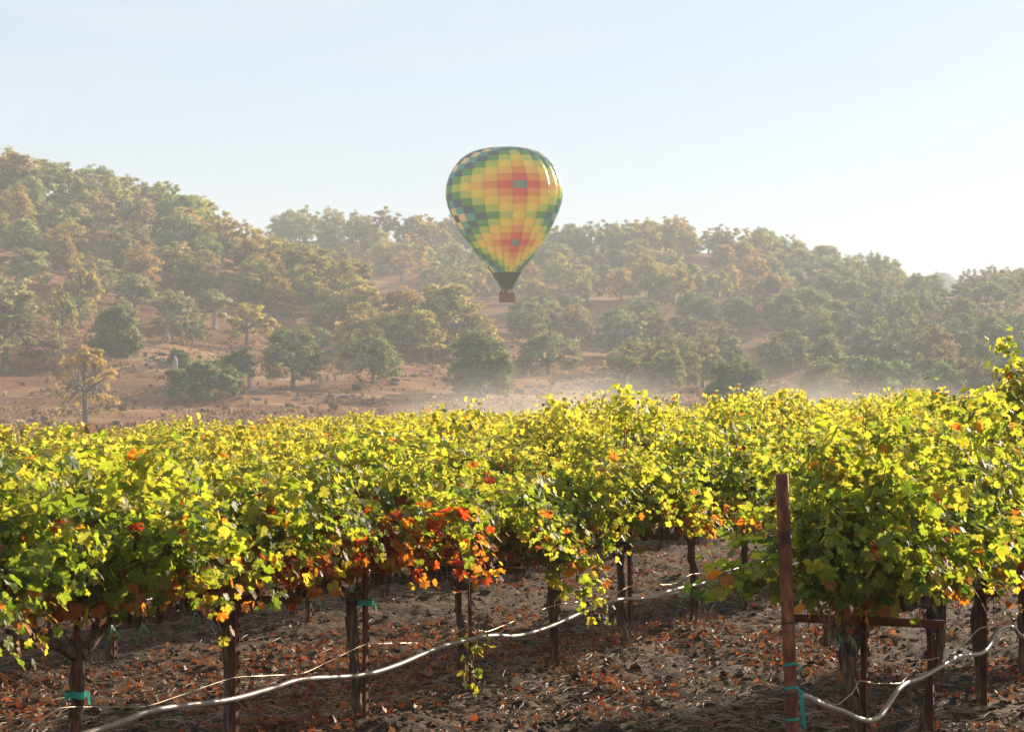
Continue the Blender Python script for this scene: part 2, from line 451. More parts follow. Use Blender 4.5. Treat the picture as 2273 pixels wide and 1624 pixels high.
# ------------------------------------------------------------------ oak trees
def bez(a, b, c, n):
    t = np.linspace(0, 1, n)[:, None]
    return (1 - t) ** 2 * a + 2 * t * (1 - t) * b + t * t * c

def make_oak(name, H=8.0, W=9.0, nclu=70, leaves=90, seed=0, trunk_frac=.28, lean=0.0, csize=.74, sparse=0.0, round_=False, hang=.3, pale=False, lsize=.17, fork=1):
    r = np.random.default_rng(seed)
    tr, cr_ = MB(), MB()
    th = H * trunk_frac
    base = np.array([0, 0, -.35]); fx = lean * H
    top = np.array([fx * .35 + r.normal(0, .1), r.normal(0, .15), th])
    r0 = .036 * H
    tp = bez(base, np.array([fx * .05, 0, th * .5]), top, 7) + np.concatenate([np.zeros((1, 3)), r.normal(0, .03, (6, 3))])
    V, f = tube(tp, r0 * np.array([1.5, 1.08, .95, .9, .87, .88, .92]), 9, jit=.06, r_=r); tr.add(V, f)
    # cluster centres inside a broad lumpy dome
    cen = []
    lump = r.normal(0, 1, (5, 3))
    while len(cen) < nclu:
        d = r.normal(0, 1, 3); d /= np.linalg.norm(d)
        if d[2] < (-.45 if round_ else -.12): continue
        k = 1 + .16 * np.tanh(lump @ d).sum() / 2
        rad = (r.uniform(.42, 1.0) ** .55) * k
        zc = th * (.95 if not round_ else 1.1)
        p = np.array([fx, 0, zc]) + d * rad * np.array([W / 2 - csize, W / 2 - csize, H - zc - csize * .7])
        if d[2] < .15 and not round_: p[2] -= r.uniform(0, hang) * th
        cen.append(p)
    cen = np.array(cen)
    nl = r.integers(4, 7)
    ang = r.uniform(0, 2 * pi) + np.arange(nl) * 2 * pi / nl + r.normal(0, .25, nl)
    az = np.arctan2(cen[:, 1] - top[1], cen[:, 0] - top[0])
    lid = np.argmin(np.abs(np.angle(np.exp(1j * (az[:, None] - ang[None])))), 1)
    hi = np.linalg.norm(cen[:, :2] - top[:2], axis=1) < W * .14
    lid[hi] = nl
    for l in range(nl + 1):
        cc = cen[lid == l]
        if not len(cc): continue
        m = cc.mean(0); 
        tgt = top + (m - top) * .75
        mid = top + (tgt - top) * .45 + np.array([0, 0, (tgt[2] - top[2]) * .05 + .1 * W * (.15 if l < nl else 0)]) + r.normal(0, .22, 3)
        limb = bez(top - [0, 0, .15], mid, tgt, 9); limb[2:-1] += r.normal(0, .09, (6, 3))
        V, f = tube(limb, np.linspace(r0 * .62, r0 * .24, 9), 6, jit=.05, r_=r); tr.add(V, f)
        for p in cc:
            s = limb[r.integers(3, 9)]
            md = s + (p - s) * .5 + np.array([0, 0, .22 * np.linalg.norm(p - s) * r.uniform(-.3, 1)]) + r.normal(0, .2, 3)
            q = bez(s, md, p, 6); q[1:-1] += r.normal(0, .05, (4, 3))
            V, f = tube(q, np.linspace(r0 * .26, r0 * .09, 6), 4, False); tr.add(V, f)
            for _ in range(3):
                e = p + r.normal(0, csize * .6, 3); V, f = tube(bez(q[4], (p + e) / 2 + r.normal(0, .1, 3), e, 4), np.linspace(r0 * .11, r0 * .05, 4), 3, False); tr.add(V, f)
    # leaf tufts
    P, T = [], []
    for c in cen:
        n = int(leaves * 1.55 * r.uniform(.5, 1.35) * (1 - sparse))
        sub = c + r.normal(0, csize * .55, (5, 3)) * [1, 1, .6]
        q = sub[r.integers(0, 5, n)] + r.normal(0, csize * .36, (n, 3)) * [1, 1, .55]
        P.append(q); T.append(np.full(n, r.uniform(0, 1)))
    P = np.concatenate(P); T = np.concatenate(T); n = len(P)
    nrm = r.normal(0, 1, (n, 3)) + [0, 0, .7]; nrm /= np.linalg.norm(nrm, axis=1)[:, None]
    u = np.cross(nrm, r.normal(0, 1, (n, 3))); u /= np.linalg.norm(u, axis=1)[:, None]; w = np.cross(nrm, u)
    s = (lsize * r.uniform(.55, 1.4, n))[:, None]
    # ragged 5-point leaf spray, slightly folded
    pts = np.stack([P - u * s, P - w * s * .55 + nrm * s * .2, P + u * s * 1.1, P + w * s * .7 + u * s * .3, P - u * s * .35 + w * s * .5 + nrm * s * .25], 1)
    base_c = np.array([.19, .18, .10]); grey = np.array([.27, .29, .23]); dk = np.array([.10, .11, .06])
    tt = np.clip(T[:, None] + r.normal(0, .22, (n, 1)), 0, 1)
    c = dk + (base_c - dk) * np.clip(tt * 2, 0, 1) + (grey - base_c) * np.clip(tt * 2 - 1, 0, 1)
    c = c * r.uniform(.7, 1.25, (n, 1)) * np.array([1.5, 1.4, 1.2])
    V = pts.reshape(-1, 3); k = np.arange(n) * 5
    Fc = np.concatenate([np.stack([k, k + 1, k + 2], -1), np.stack([k, k + 2, k + 3], -1), np.stack([k, k + 3, k + 4], -1)])
    cr_.add(V, Fc, np.repeat(c, 5, 0))
    root = bpy.data.objects.new(name, None)
    t_o = bpy.data.objects.new('trunk', tr.mesh('oak_trunk', M_palebark if pale else M_oakbark, True)); t_o.parent = root
    c_o = bpy.data.objects.new('crown', cr_.mesh('oak_crown', M_treeleaf)); c_o.parent = root
    return dict(name=name, trunk=t_o.data, crown=c_o.data, H=H, W=W)

PROTO = dict(
 broad=[make_oak('oak_tree', 8.2, 9.8, 66, 78, s, csize=.8) for s in (1, 2, 3)],
 tall=[make_oak('oak_tree', 9.5, 7.8, 62, 80, s, trunk_frac=.36) for s in (11, 12, 13)],
 airy=[make_oak('oak_tree', 8.6, 8.6, 58, 62, s, trunk_frac=.36, csize=.55) for s in (21, 22, 23)],
 pale=[make_oak('oak_tree', 8.4, 6.4, 46, 60, s, trunk_frac=.42, csize=.6, pale=True) for s in (31, 32)],
 low=[make_oak('oak_tree', 5.6, 11.0, 84, 95, 41, trunk_frac=.25, hang=.9, csize=.6)],
 gold=[make_oak('oak_tree', 9.6, 9.4, 70, 42, 51, trunk_frac=.40, csize=.46, lsize=.15, hang=.6)],
 bush=[make_oak('round_shrub', 6.0, 8.6, 120, 130, 61, trunk_frac=.15, round_=True)],
 big=[make_oak('oak_tree', 9.0, 9.6, 120, 110, 71, trunk_frac=.26, hang=.9, round_=True)],
 leanr=[make_oak('oak_tree', 6.0, 5.4, 40, 80, 81, trunk_frac=.45, lean=-.28, pale=True)])

def ray_ground(px, py):
    ys = np.geomspace(215, 900, 1400)
    xs = (px - CX) / F * ys
    h = hill_h(xs, ys)
    zr = EYE + (HY - py) / F * ys
    k = np.where(h >= zr)[0]
    if not len(k): return None
    k = k[0]; return xs[k], ys[k], h[k]

TREES = []
def put_tree(kind, x, y, z, hm=None, wm=None, col=(1, 1, 1), rz=None, label=None, v=None):
    p = PROTO[kind][v if v is not None else random.randrange(len(PROTO[kind]))]
    root = empty(p['name'], (x, y, z), rz if rz is not None else random.uniform(0, 6.28))
    sh = (hm / p['H']) if hm else random.uniform(.85, 1.15); sw = (wm / p['W']) if wm else sh * random.uniform(.88, 1.12)
    root.scale = (sw, sw, sh)
    for nm in ('trunk', 'crown'):
        c = bpy.data.objects.new(nm, p[nm]); link(c); c.parent = root
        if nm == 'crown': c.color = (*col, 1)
    TREES.append(dict(o=root, x=x, y=y, kind=kind, col=col, label=label, px=CX + x / y * F, py=HY - (z - EYE) / y * F))
    return root

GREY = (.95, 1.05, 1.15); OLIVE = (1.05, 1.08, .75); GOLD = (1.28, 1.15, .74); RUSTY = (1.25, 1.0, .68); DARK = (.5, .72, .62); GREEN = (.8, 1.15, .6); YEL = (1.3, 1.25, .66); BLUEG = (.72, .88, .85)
# trees one can pick out: kind, foot column, foot row, height px, width px, tint, words
HAND = [
 ('gold', 190, 945, 190, 176, (1.5, 1.28, .85), 'lone golden sparse tree standing low in the field at far left'),
 ('tall', 10, 826, 215, 225, GREY, 'large grey-green oak on the left edge with a dark forked trunk'),
 ('airy', 135, 765, 125, 95, OLIVE, 'slim olive oak just right of the big grey oak at the left edge'),
 ('bush', 252, 782, 108, 125, BLUEG, 'rounded grey-green oak on the slope above and right of the golden tree'),
 ('airy', 178, 722, 150, 110, YEL, 'tall oak with yellowish top above the lone golden tree'),
 ('pale', 372, 752, 112, 95, GREY, 'slender oak with pale trunk above the low spreading oak'),
 ('pale', 405, 745, 100, 80, GREY, 'slender grey oak just right of the pale-trunked one above the spreading oak'),
 ('low', 460, 888, 103, 215, DARK, 'low dark wide-spreading oak at the foot of the left slope'),
 ('leanr', 556, 862, 92, 100, DARK, 'leaning dark oak with pale trunk right of the wide spreading oak'),
 ('bush', 398, 812, 38, 55, DARK, 'small dark shrub behind the white dead stump'),
 ('airy', 548, 770, 112, 125, YEL, 'yellow-green oak standing on open slope above the leaning oak'),
 ('pale', 476, 730, 92, 95, GREY, 'pale-trunked oak on the open middle of the left slope'),
 ('broad', 650, 862, 150, 165, BLUEG, 'grey-green oak at the slope foot, first right of the leaning oak'),
 ('broad', 828, 852, 118, 165, BLUEG, 'wide dull green oak at the slope foot midway between two larger oaks'),
 ('big', 1066, 878, 145, 165, DARK, 'big rounded dark oak at slope foot below the balloon'),
 ('tall', 990, 790, 168, 200, OLIVE, 'large olive oak with reddish lit crown left of the balloon basket'),
 ('broad', 1216, 832, 105, 165, BLUEG, 'wide oak on the slope foot just right of the balloon basket'),
 ('bush', 1630, 905, 108, 145, (.38, .6, .36), 'dark round evergreen shrub alone at the edge of the field'),
 ('airy', 908, 756, 70, 75, OLIVE, 'small two-stemmed oak in the gap left of the balloon basket'),
 ('broad', 740, 730, 95, 120, YEL, 'sunlit yellow oak beside the bare orange clearing'),
 ('broad', 700, 800, 80, 110, BLUEG, 'dull green oak right behind the grey-green oak at slope foot'),
 ('airy', 690, 700, 90, 120, YEL, 'yellow airy oak above the bare orange clearing'),
 ('tall', 385, 640, 110, 130, OLIVE, 'olive oak on the upper left slope with open red ground below'),
 ('airy', 492, 590, 120, 115, GOLD, 'golden oak with dark twin trunk on the left spur crest'),
 ('tall', 145, 590, 110, 120, GOLD, 'golden oak high on the left slope above bare ground'),
 ('broad', 60, 640, 95, 120, GREY, 'grey oak on the upper left slope near the picture edge'),
 ('broad', 205, 660, 90, 130, GREY, 'grey oak in the middle of the left slope'),
 ('broad', 300, 690, 90, 120, GREY, 'grey branching oak left of the open red slope'),
 ('airy', 1385, 860, 85, 120, OLIVE, 'olive oak at slope foot above the pale bank right of the balloon'),
 ('airy', 1745, 800, 70, 90, OLIVE, 'small olive oak with curved dark trunk in the shaded wood'),
 ('airy', 2255, 612, 95, 85, OLIVE, 'tall dark airy oak on the skyline at the right edge'),
]
for k, px, py, hp, wp, c, lab in HAND:
    g = ray_ground(px, py)
    if g is None: continue
    x, y, z = g
    if px == 190:
        y = 252; x = (px - CX) / F * y; z = hill_h(x, y)[0]
    put_tree(k, x, y, z, hp / F * y, wp / F * y, c, label=lab)

# woodland: stand trees over the slopes, wider apart where the photo shows open ground
def near(x, y, d):
    return any((t['x'] - x) ** 2 + (t['y'] - y) ** 2 < d * d for t in TREES)
rnd = random.Random(5)
def zone(n, pxr, zr, sep, kinds, cols, hr=(7.5, 9.8), test=None, tries=60, gap=(2030, 2165)):
    made = 0
    for _ in range(n * tries):
        if made >= n: break
        px = rnd.uniform(*pxr); y = rnd.uniform(*zr); x = (px - CX) / F * y
        z = hill_h(x, y)[0]; py = HY - (z - EYE) / y * F
        if test and not test(px, py, y): continue
        if near(x, y, sep): continue
        if gap[0] < px < gap[1] and y > 570 and rnd.random() < .75: continue
        k = rnd.choice(kinds); c = rnd.choice(cols); j = [rnd.uniform(.85, 1.15) for _ in range(3)]
        hh = rnd.uniform(*hr) * (1.12 if y > 600 or (px < 460 and y > 440) else 1.02)
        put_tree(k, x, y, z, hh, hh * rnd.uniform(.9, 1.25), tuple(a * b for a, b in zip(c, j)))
        made += 1
    return made
L1 = [GREY, OLIVE, GOLD, BLUEG, GREY]; L2 = [GOLD, YEL, RUSTY, OLIVE]; L3 = [OLIVE, GOLD, GREY, BLUEG]; L4_SHADE = [(.62, .78, .78), (.80, .90, .95), (.70, .80, .74), BLUEG]  # last list: dull crowns darkened further, right-hand slope's shade put into the tint
K = ['broad', 'tall', 'airy', 'broad']
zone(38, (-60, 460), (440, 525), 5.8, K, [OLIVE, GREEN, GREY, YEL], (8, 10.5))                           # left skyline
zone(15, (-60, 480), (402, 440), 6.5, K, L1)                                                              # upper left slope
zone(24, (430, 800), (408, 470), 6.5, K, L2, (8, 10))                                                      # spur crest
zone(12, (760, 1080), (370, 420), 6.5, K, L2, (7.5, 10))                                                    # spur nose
zone(6, (-60, 900), (320, 390), 13, ['airy', 'pale', 'broad'], L4_SHADE, (5.5, 8), test=lambda px, py, y: not (640 < px < 960 and py > 690) and not (430 < px < 640 and py > 640))
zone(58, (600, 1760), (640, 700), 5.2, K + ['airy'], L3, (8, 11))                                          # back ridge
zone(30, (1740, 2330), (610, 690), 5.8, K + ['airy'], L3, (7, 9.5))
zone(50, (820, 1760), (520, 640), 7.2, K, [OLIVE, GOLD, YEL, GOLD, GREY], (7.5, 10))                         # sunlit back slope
zone(42, (1700, 2330), (500, 610), 6.6, K, L4_SHADE, (7.5, 10))
zone(58, (1130, 2330), (400, 505), 6.0, K + ['broad'], L4_SHADE, (7.5, 10), test=lambda px, py, y: px > 1130 + (470 - y) * .6)
zone(20, (1350, 2330), (335, 400), 8, K, L4_SHADE, (7, 9.5), test=lambda px, py, y: not (1560 < px < 1800 and py > 840))

# past 300 trees, the farthest ones become one mass of distant woodland
bpy.context.view_layer.update()
far = sorted([t for t in TREES if not t['label']], key=lambda t: -t['y'])[:max(0, len(TREES) - 300)]
if far:
    m = MB()
    for t in far:
        M4 = np.array(t['o'].matrix_world)
        for ch in list(t['o'].children):
            me = ch.data; nv, nl, npl = len(me.vertices), len(me.loops), len(me.polygons)
            v = np.empty(nv * 3); me.vertices.foreach_get('co', v); v = v.reshape(-1, 3) @ M4[:3, :3].T + M4[:3, 3]
            li = np.empty(nl, np.int32); me.loops.foreach_get('vertex_index', li)
            ls = np.empty(npl, np.int32); me.polygons.foreach_get('loop_start', ls); lt = np.diff(np.append(ls, nl))
            c = np.empty(nv * 4); me.color_attributes['Col'].data.foreach_get('color', c); c = c.reshape(-1, 4)[:, :3] * (np.array(ch.color[:3]) if ch.name.startswith('crown') else 1)
            fs = [np.stack([li[ls[lt == q] + j] for j in range(q)], -1) for q in (3, 4) if (lt == q).any()]
            m.add(v, fs, c, mi=1 if ch.name.startswith('crown') else 0)
            bpy.data.objects.remove(ch)
        bpy.data.objects.remove(t['o'])
    ids = {id(t) for t in far}; TREES = [t for t in TREES if id(t) not in ids]
    tag(m.build('distant_woodland', [M_oakbark, M_treeleaf]), 'hazy distant oak woodland along the top of the back ridge', 'woodland', kind='stuff')

# automatic words for the woodland trees: look + place + order along that place
def tone(c):
    r_, g_, b_ = c
    if r_ > 1.12 and g_ < 1.0: return 'rust-tinged'
    if r_ > 1.26: return 'golden'
    if r_ > 1.15: return 'yellowish'
    if b_ > .95: return 'grey-green'
    if r_ < .6: return 'dark green'
    if b_ > .75: return 'dull green'
    return 'olive'
def place(t):
    px, y = t['px'], t['y']
    side = 'left of balloon' if px < 990 else ('behind balloon' if px < 1245 else ('right of balloon' if px < 1750 else 'near right edge'))
    if y > 600: return 'on back ridge skyline ' + side
    if px < 560 and y > 440: return 'on the high left skyline'
    if px < 560 and y > 392: return 'on the upper left slope'
    if px < 810 and y > 400: return 'on the sunlit spur crest'
    if px < 1100 and y < 430 and y > 365: return 'on the spur nose left of the basket'
    if px < 1000 and y < 400: return 'on the open lower left slope'
    if y > 500: return 'on the back slope ' + side
    if y > 400: return 'in the shaded wood ' + side
    return 'at the shaded wood foot ' + side
ORD = ['first', 'second', 'third', 'fourth', 'fifth', 'sixth', 'seventh', 'eighth', 'ninth', 'tenth', 'eleventh', 'twelfth'] + [f'{n}' + ({1: 'st', 2: 'nd', 3: 'rd'}.get(n % 10, 'th') if n > 20 else 'th') for n in range(13, 90)]
buck = {}
for t in TREES:
    tag(t['o'], cat='shrub' if t['kind'] == 'bush' else 'tree')
    if t['label']:
        t['o']['label'] = t['label']
        t['o']['group'] = 'separate oaks on the open slope'
    else:
        buck.setdefault((place(t), tone(t['col'])), []).append(t)
        t['o']['group'] = 'oak wood covering the hills'
for (pl, tn), ts in buck.items():
    ts.sort(key=lambda t: t['px'])
    for i, t in enumerate(ts):
        w = ORD[i] + ' ' + tn + ' oak from the left ' + pl if len(ts) > 1 else 'the one ' + tn + ' oak ' + pl
        t['o']['label'] = w

# ------------------------------------------------------------------ dead stump, fallen limb, rocks
g = ray_ground(397, 822)
st = empty('dead_stump', (g[0] - .2, g[1] - 2.5, hill_h(g[0], g[1] - 2.5)[0])); tag(st, 'white bleached dead stump in front of small dark shrub', 'stump')
mb = MB(); V, f = tube([[0, 0, -.2], [0, 0, 1.0], [.1, 0, 2.0], [-.05, 0, 2.6]], [.5, .38, .33, .1], 9, jit=.1); mb.add(V, f); mb.build('trunk', M_palebark, st, True)
mb = MB()
for a in (2.6, 3.3, 3.9):
    V, f = tube(bez(np.array([-.2, 0, .8]), np.array([-1.2, 0, 1.6]), np.array([-3 * cos(a - 3.1), -1.2 * sin(a), .5]), 6), np.linspace(.16, .05, 6), 5); mb.add(V, f)
mb.build('branch', M_oakbark, st, True)
g = ray_ground(575, 872)
lg = MB(); V, f = tube([[-1.4, .2, .35], [-.5, 0, .4], [.6, -.1, .3], [1.7, -.3, .12]], [.2, .17, .13, .06], 7, jit=.08); lg.add(V, f)
V, f = tube([[.4, 0, .3], [.9, .5, .7], [1.2, .9, .8]], [.08, .06, .03], 5); lg.add(V, f)
o = lg.build('fallen_log', M_palebark, smooth=True); o.location = (g[0], g[1], g[2]); tag(o, 'pale fallen log lying below the leaning oak', 'log')

def rock_mesh(seed, n=1):
    r = np.random.default_rng(seed); import bmesh
    bm = bmesh.new(); bmesh.ops.create_icosphere(bm, subdivisions=3, radius=1)
    v = np.array([p.co[:] for p in bm.verts]); f = np.array([[q.index for q in p.verts] for p in bm.faces]); bm.free()
    pl = r.normal(0, 1, (9, 3)); pl /= np.linalg.norm(pl, axis=1)[:, None]
    d = v @ pl.T; k = r.uniform(.55, .9, 9)
    sc_ = np.min(np.where(d > .05, k / np.maximum(d, .05), 9), 1); v = v * np.minimum(sc_, 1.05)[:, None]
    v += .05 * r.normal(0, 1, v.shape) * .4
    v[:, 2] *= .55
    m = MB(); m.add(v, f); return m.mesh('rock', M_rock)
RM = [rock_mesh(s) for s in range(4)]
rocks = []
def rocks_at(px, py, n, sx, sy, s0, s1):
    for _ in range(n):
        g = ray_ground(px + rnd.gauss(0, sx), py + rnd.gauss(0, sy))
        if g is None: continue
        o = bpy.data.objects.new('rock', rnd.choice(RM)); link(o)
        s = rnd.uniform(s0, s1); o.scale = (s * rnd.uniform(.8, 1.7), s, s * rnd.uniform(.6, 1)); o.rotation_euler = (0, 0, rnd.uniform(0, 6))
        o.location = (g[0], g[1], g[2] + .05 * s); rocks.append((o, CX + g[0] / g[1] * F, g[1]))
rocks_at(700, 880, 9, 60, 6, .35, .8)
rocks_at(1180, 862, 5, 25, 10, .4, .9)
rocks_at(1330, 845, 7, 70, 8, .35, .8)
rocks_at(350, 800, 5, 25, 8, .4, .9)
rocks_at(905, 845, 6, 30, 8, .4, .8)
rocks_at(820, 705, 4, 20, 5, .6, 1.1)
rocks.sort(key=lambda t: t[1])
def rplace(px):
    if px < 480: return 'near the white dead stump'
    if px < 830: return 'below the grey-green oak at the slope foot'
    if px < 1040: return 'left of the big rounded dark oak'
    if px < 1250: return 'right of the big rounded dark oak'
    return 'on the pale bank right of the balloon'
bk = {}
for r_ in rocks: bk.setdefault(rplace(r_[1]), []).append(r_)
for pl, rs in bk.items():
    for i, r_ in enumerate(rs): tag(r_[0], ORD[i] + ' grey rock from the left ' + pl, 'rock', 'rocks scattered on the dry slope')

# ------------------------------------------------------------------ grape leaf template
half = [(0, 1.0), (5, .90), (9, .95), (13, .84), (18, .86), (26, .68), (31, .80), (36, .79), (41, .90), (48, .96), (53, .86), (58, .88), (64, .76), (74, .66), (80, .76), (87, .73), (95, .82), (104, .84), (110, .74), (117, .78), (126, .68), (135, .70), (146, .60), (162, .52), (176, .2)]
def leaf_template(pts):
    a = [(t, r) for t, r in pts] + [(-t, r) for t, r in reversed(pts[1:])]
    t = np.radians([p[0] for p in a]); r = np.array([p[1] for p in a])
    xy = np.stack([np.sin(t) * r, np.cos(t) * r], -1)
    xy = np.concatenate([[[0, 0]], xy]); m = len(a)
    k = np.arange(m); f = np.stack([np.zeros(m, int), 1 + (k + 1) % m, 1 + k], -1)
    return xy, f
LT_HI = leaf_template(half)
LT_LO = leaf_template([half[i] for i in (0, 3, 5, 8, 9, 13, 16, 17, 20, 22, 24)])

def scatter_leaves(mb, P, nrm, tip, size, col, tmpl, r, curl=.35):
    """P petiole points, nrm normals, tip directions"""
    xy, f = tmpl; n = len(P); m = len(xy)
    nrm = nrm / np.linalg.norm(nrm, axis=1)[:, None]
    tip = tip - nrm * (tip * nrm).sum(1)[:, None]; tip /= np.linalg.norm(tip, axis=1)[:, None] + 1e-9
    side = np.cross(tip, nrm)
    fold = r.uniform(-.1, curl, n)[:, None]; bend = r.uniform(-.15, curl, n)[:, None]; wav = r.uniform(0, .16, n)[:, None]; ph = r.uniform(0, 6, n)[:, None]
    X = xy[None, :, 0] * r.uniform(.88, 1.12, n)[:, None]; Y = xy[None, :, 1] + 0 * X
    rr = np.hypot(X, Y)
    Zz = fold * np.abs(X) - bend * rr * rr * .6 + wav * np.sin(np.arctan2(X, Y + 1e-6) * 5 + ph) * rr
    s = size[:, None]
    V = P[:, None] + (X * s)[..., None] * side[:, None] + (Y * s)[..., None] * tip[:, None] + (Zz * s)[..., None] * nrm[:, None]
    Fc = (f[None] + (np.arange(n) * m)[:, None, None]).reshape(-1, 3)
    # edges colour first: outer points may be more yellow/brown
    C = np.repeat(col[:, None], m, 1)
    ed = (rr > .45)[..., None] * r.uniform(0, 1, (n, 1, 1)) ** 3 * np.array([.14, .05, -.0])
    C = np.clip(C + ed * (r.uniform(0, 1, (n, 1, 1)) < .35), .004, 1)
    uv = np.repeat(xy[None], n, 0).reshape(-1, 2) + np.repeat(r.integers(0, 50, (n, 1)) * 0, m, 0)
    mb.add(V.reshape(-1, 3), Fc, C.reshape(-1, 3), uv)

G_DK = np.array([.036, .075, .014]); G_MD = np.array([.120, .172, .032]); G_YL = np.array([.25, .245, .06]); Y_ = np.array([.33, .26, .05]); OR = np.array([.30, .10, .022]); RD = np.array([.20, .022, .014]); BR = np.array([.22, .09, .035])
def leaf_cols(n, z, r, autumn, red, yellow):
    """autumn colour gathers low in the canopy, near the fruit"""
    low = np.clip((1.2 - z) / .28, 0, 1)
    u = r.uniform(0, 1, n)
    t = np.clip(r.normal(.40 + yellow, .25, n) + .24 * np.clip((z - 1.3) / .35, 0, 1), 0, 1)[:, None]
    c = G_DK + (G_MD - G_DK) * np.clip(t * 2, 0, 1) + (G_YL - G_MD) * np.clip(t * 2 - 1, 0, 1)
    pa = .02 + .85 * low * autumn
    pr = red * np.clip((1.42 - z) / .4, 0, 1) + .006
    k = u < pa
    w = r.uniform(0, 1, (n, 1)); ca = np.where(w < .34, Y_, np.where(w < .68, OR, BR))
    c = np.where(k[:, None], ca * .6 + c * .4 * (w < .3) + ca * .4 * (w >= .3), c)
    k2 = r.uniform(0, 1, n) < pr
    cr2 = np.where(r.uniform(0, 1, (n, 1)) < .6, RD, OR)
    c = np.where(k2[:, None], cr2, c)
    return c * r.uniform(.75, 1.25, (n, 1))

def make_vine_parts(seed, height=1.0, width=1.0, autumn=1.0, red=0.0, yellow=0.0, ncane=24, tmpl=LT_HI, dens=1.0, hang=None, tallshoot=None, left=.75, right=.75, zmin=.84, trunk_r=.026, extra_low=0.0):
    r = np.random.default_rng(seed)
    # trunk with a crown where the two cordons leave
    h = .80
    n = 10; z = np.linspace(-.08, h, n)
    wob = np.cumsum(r.normal(0, .013, (n, 2)), 0)
    tp = np.column_stack([wob[:, 0] + .028, wob[:, 1] + .03, z])
    rad = trunk_r * np.array([1.35, 1.12, 1, .95, .95, 1.0, 1.0, 1.05, 1.2, 1.35]) * (1 + r.normal(0, .13, n))
    t_mb = MB(); V, f = tube(tp, rad, 12, jit=.16, r_=r); t_mb.add(V, f)
    for _ in range(7):                          # loose bark strips
        a = r.uniform(0, 2 * pi); z0 = r.uniform(.0, .5); L_ = r.uniform(.12, .32)
        zz = np.linspace(z0, z0 + L_, 5); ro = trunk_r * 1.08 + np.array([.014, .004, 0, .002, .008]) * r.uniform(.4, 1.6)
        cxy = np.array([np.interp(zz, z, tp[:, 0]), np.interp(zz, z, tp[:, 1])]).T
        V, f = tube(np.column_stack([cxy[:, 0] + np.cos(a) * ro, cxy[:, 1] + np.sin(a) * ro, zz]), [.002, .006, .007, .006, .002], 4); t_mb.add(V, f)
    c_mb = MB(); top = tp[-1]
    cords = []
    for s, ln in ((-1, left), (1, right)):
        m = 9; x = np.linspace(0, 1, m)
        pth = np.column_stack([top[0] + s * x * ln, top[1] * (1 - x) + r.normal(0, .012, m), top[2] - .06 + .10 * np.minimum(1, x * 3.2) + r.normal(0, .010, m)])
        V, f = tube(pth, np.linspace(trunk_r * .95, trunk_r * .5, m) * (1 + r.normal(0, .10, m)), 9, jit=.10, r_=r); c_mb.add(V, f)
        cords.append(pth)
    zcap = 1.58 + .9 * (height - 1)
    canes = MB(); LP, LN, LT_, LS = [], [], [], []
    def walk(p, d, L_, droop, leafy=True, r0=.0048, start=.0, lat=.6, wv=1.0, ex=0):
        st = .045; m = max(4, int(L_ / st)); path = [p.copy()]
        w = r.normal(0, .05, 3)
        for i in range(m):
            w = w * .8 + r.normal(0, .05, 3) * wv
            d = d + w * .55 + np.array([0, 0, -droop * (i / m) ** 1.2 * .18]); d /= np.linalg.norm(d)
            if p[2] > zcap and wv == 1.0: d = d * [1, 1, .55]; d /= np.linalg.norm(d)
            p = p + d * st; path.append(p.copy())
            if leafy and i * st > start:
                k = 2 + ex + (r.uniform() < .6) + (r.uniform() < lat * dens) + (r.uniform() < lat * dens) + (r.uniform() < lat * .5 * dens)
                for _ in range(k):
                    out = np.cross(d, r.normal(0, 1, 3)); out /= np.linalg.norm(out) + 1e-9
                    out = out + np.array([0, np.sign(p[1] + r.normal(0, .1)) * .45, .1])
                    pl = r.uniform(.03, .10) if _ == 0 else r.uniform(.05, .14)
                    LP.append(p + out * pl)
                    LN.append(np.array([0, 0, .55]) + out * .75 + r.normal(0, .42, 3))
                    LT_.append(out * .7 + np.array([0, 0, -.75]) + r.normal(0, .35, 3))
                    LS.append(r.uniform(.028, .062) * (1 if i < m * .75 else .72))
        path = np.array(path); V, f = tube(path, np.linspace(r0, r0 * .35, len(path)), 5, False); canes.add(V, f)
        return path
    for i in range(ncane):
        s = i % 2; pth = cords[s]; k = r.uniform(.04, 1) * (len(pth) - 1); j = int(min(k, len(pth) - 2))
        p = pth[j] + (pth[j + 1] - pth[j]) * (k - j)
        # knobbly spur
        V, f = tube([p, p + [r.normal(0, .01), r.normal(0, .015), .035], p + [r.normal(0, .015), r.normal(0, .02), .065]], [.020, .017, .010], 6, jit=.15, r_=r); c_mb.add(V, f)
        side = 1 if (i // 2) % 2 else -1
        lean_ = r.uniform(.05, .75) * width
        d = np.array([r.normal(0, .22), side * lean_, 1.0]); d /= np.linalg.norm(d)
        L_ = r.uniform(.62, 1.32) * height * (1.08 - .36 * (abs(p[0]) / .75) ** 2)
        walk(p + [0, 0, .05], d, L_, 1.0 + 2.2 * lean_ * r.uniform(.3, 1.2), start=.10 if r.uniform() < .6 - extra_low else 0)
    for _ in range(int(3 * dens)):                    # short low growth near the fruit zone
        s = r.integers(0, 2); p = cords[s][r.integers(2, 8)] + [0, 0, .03]
        walk(p, np.array([r.normal(0, .5), r.normal(0, 1) , .35]), r.uniform(.2, .4), 2.5, lat=.3)
    for hh in (hang or []):   # e.g. the green shoot over the wire                          # long shoots that fall outside the canopy
        walk(np.array(hh[0], float), np.array(hh[1], float), hh[2], hh[3], lat=.9)
    for tt in (tallshoot or []):
        walk(np.array(tt[0], float), np.array(tt[1], float), tt[2], .25, lat=.95, wv=.45, ex=1)
    nf = int(380 * dens)                              # shaded inner leaves
    q = r.normal(0, 1, (nf, 3)); q = q / np.linalg.norm(q, axis=1)[:, None] * r.uniform(.3, 1, (nf, 1)) ** .6
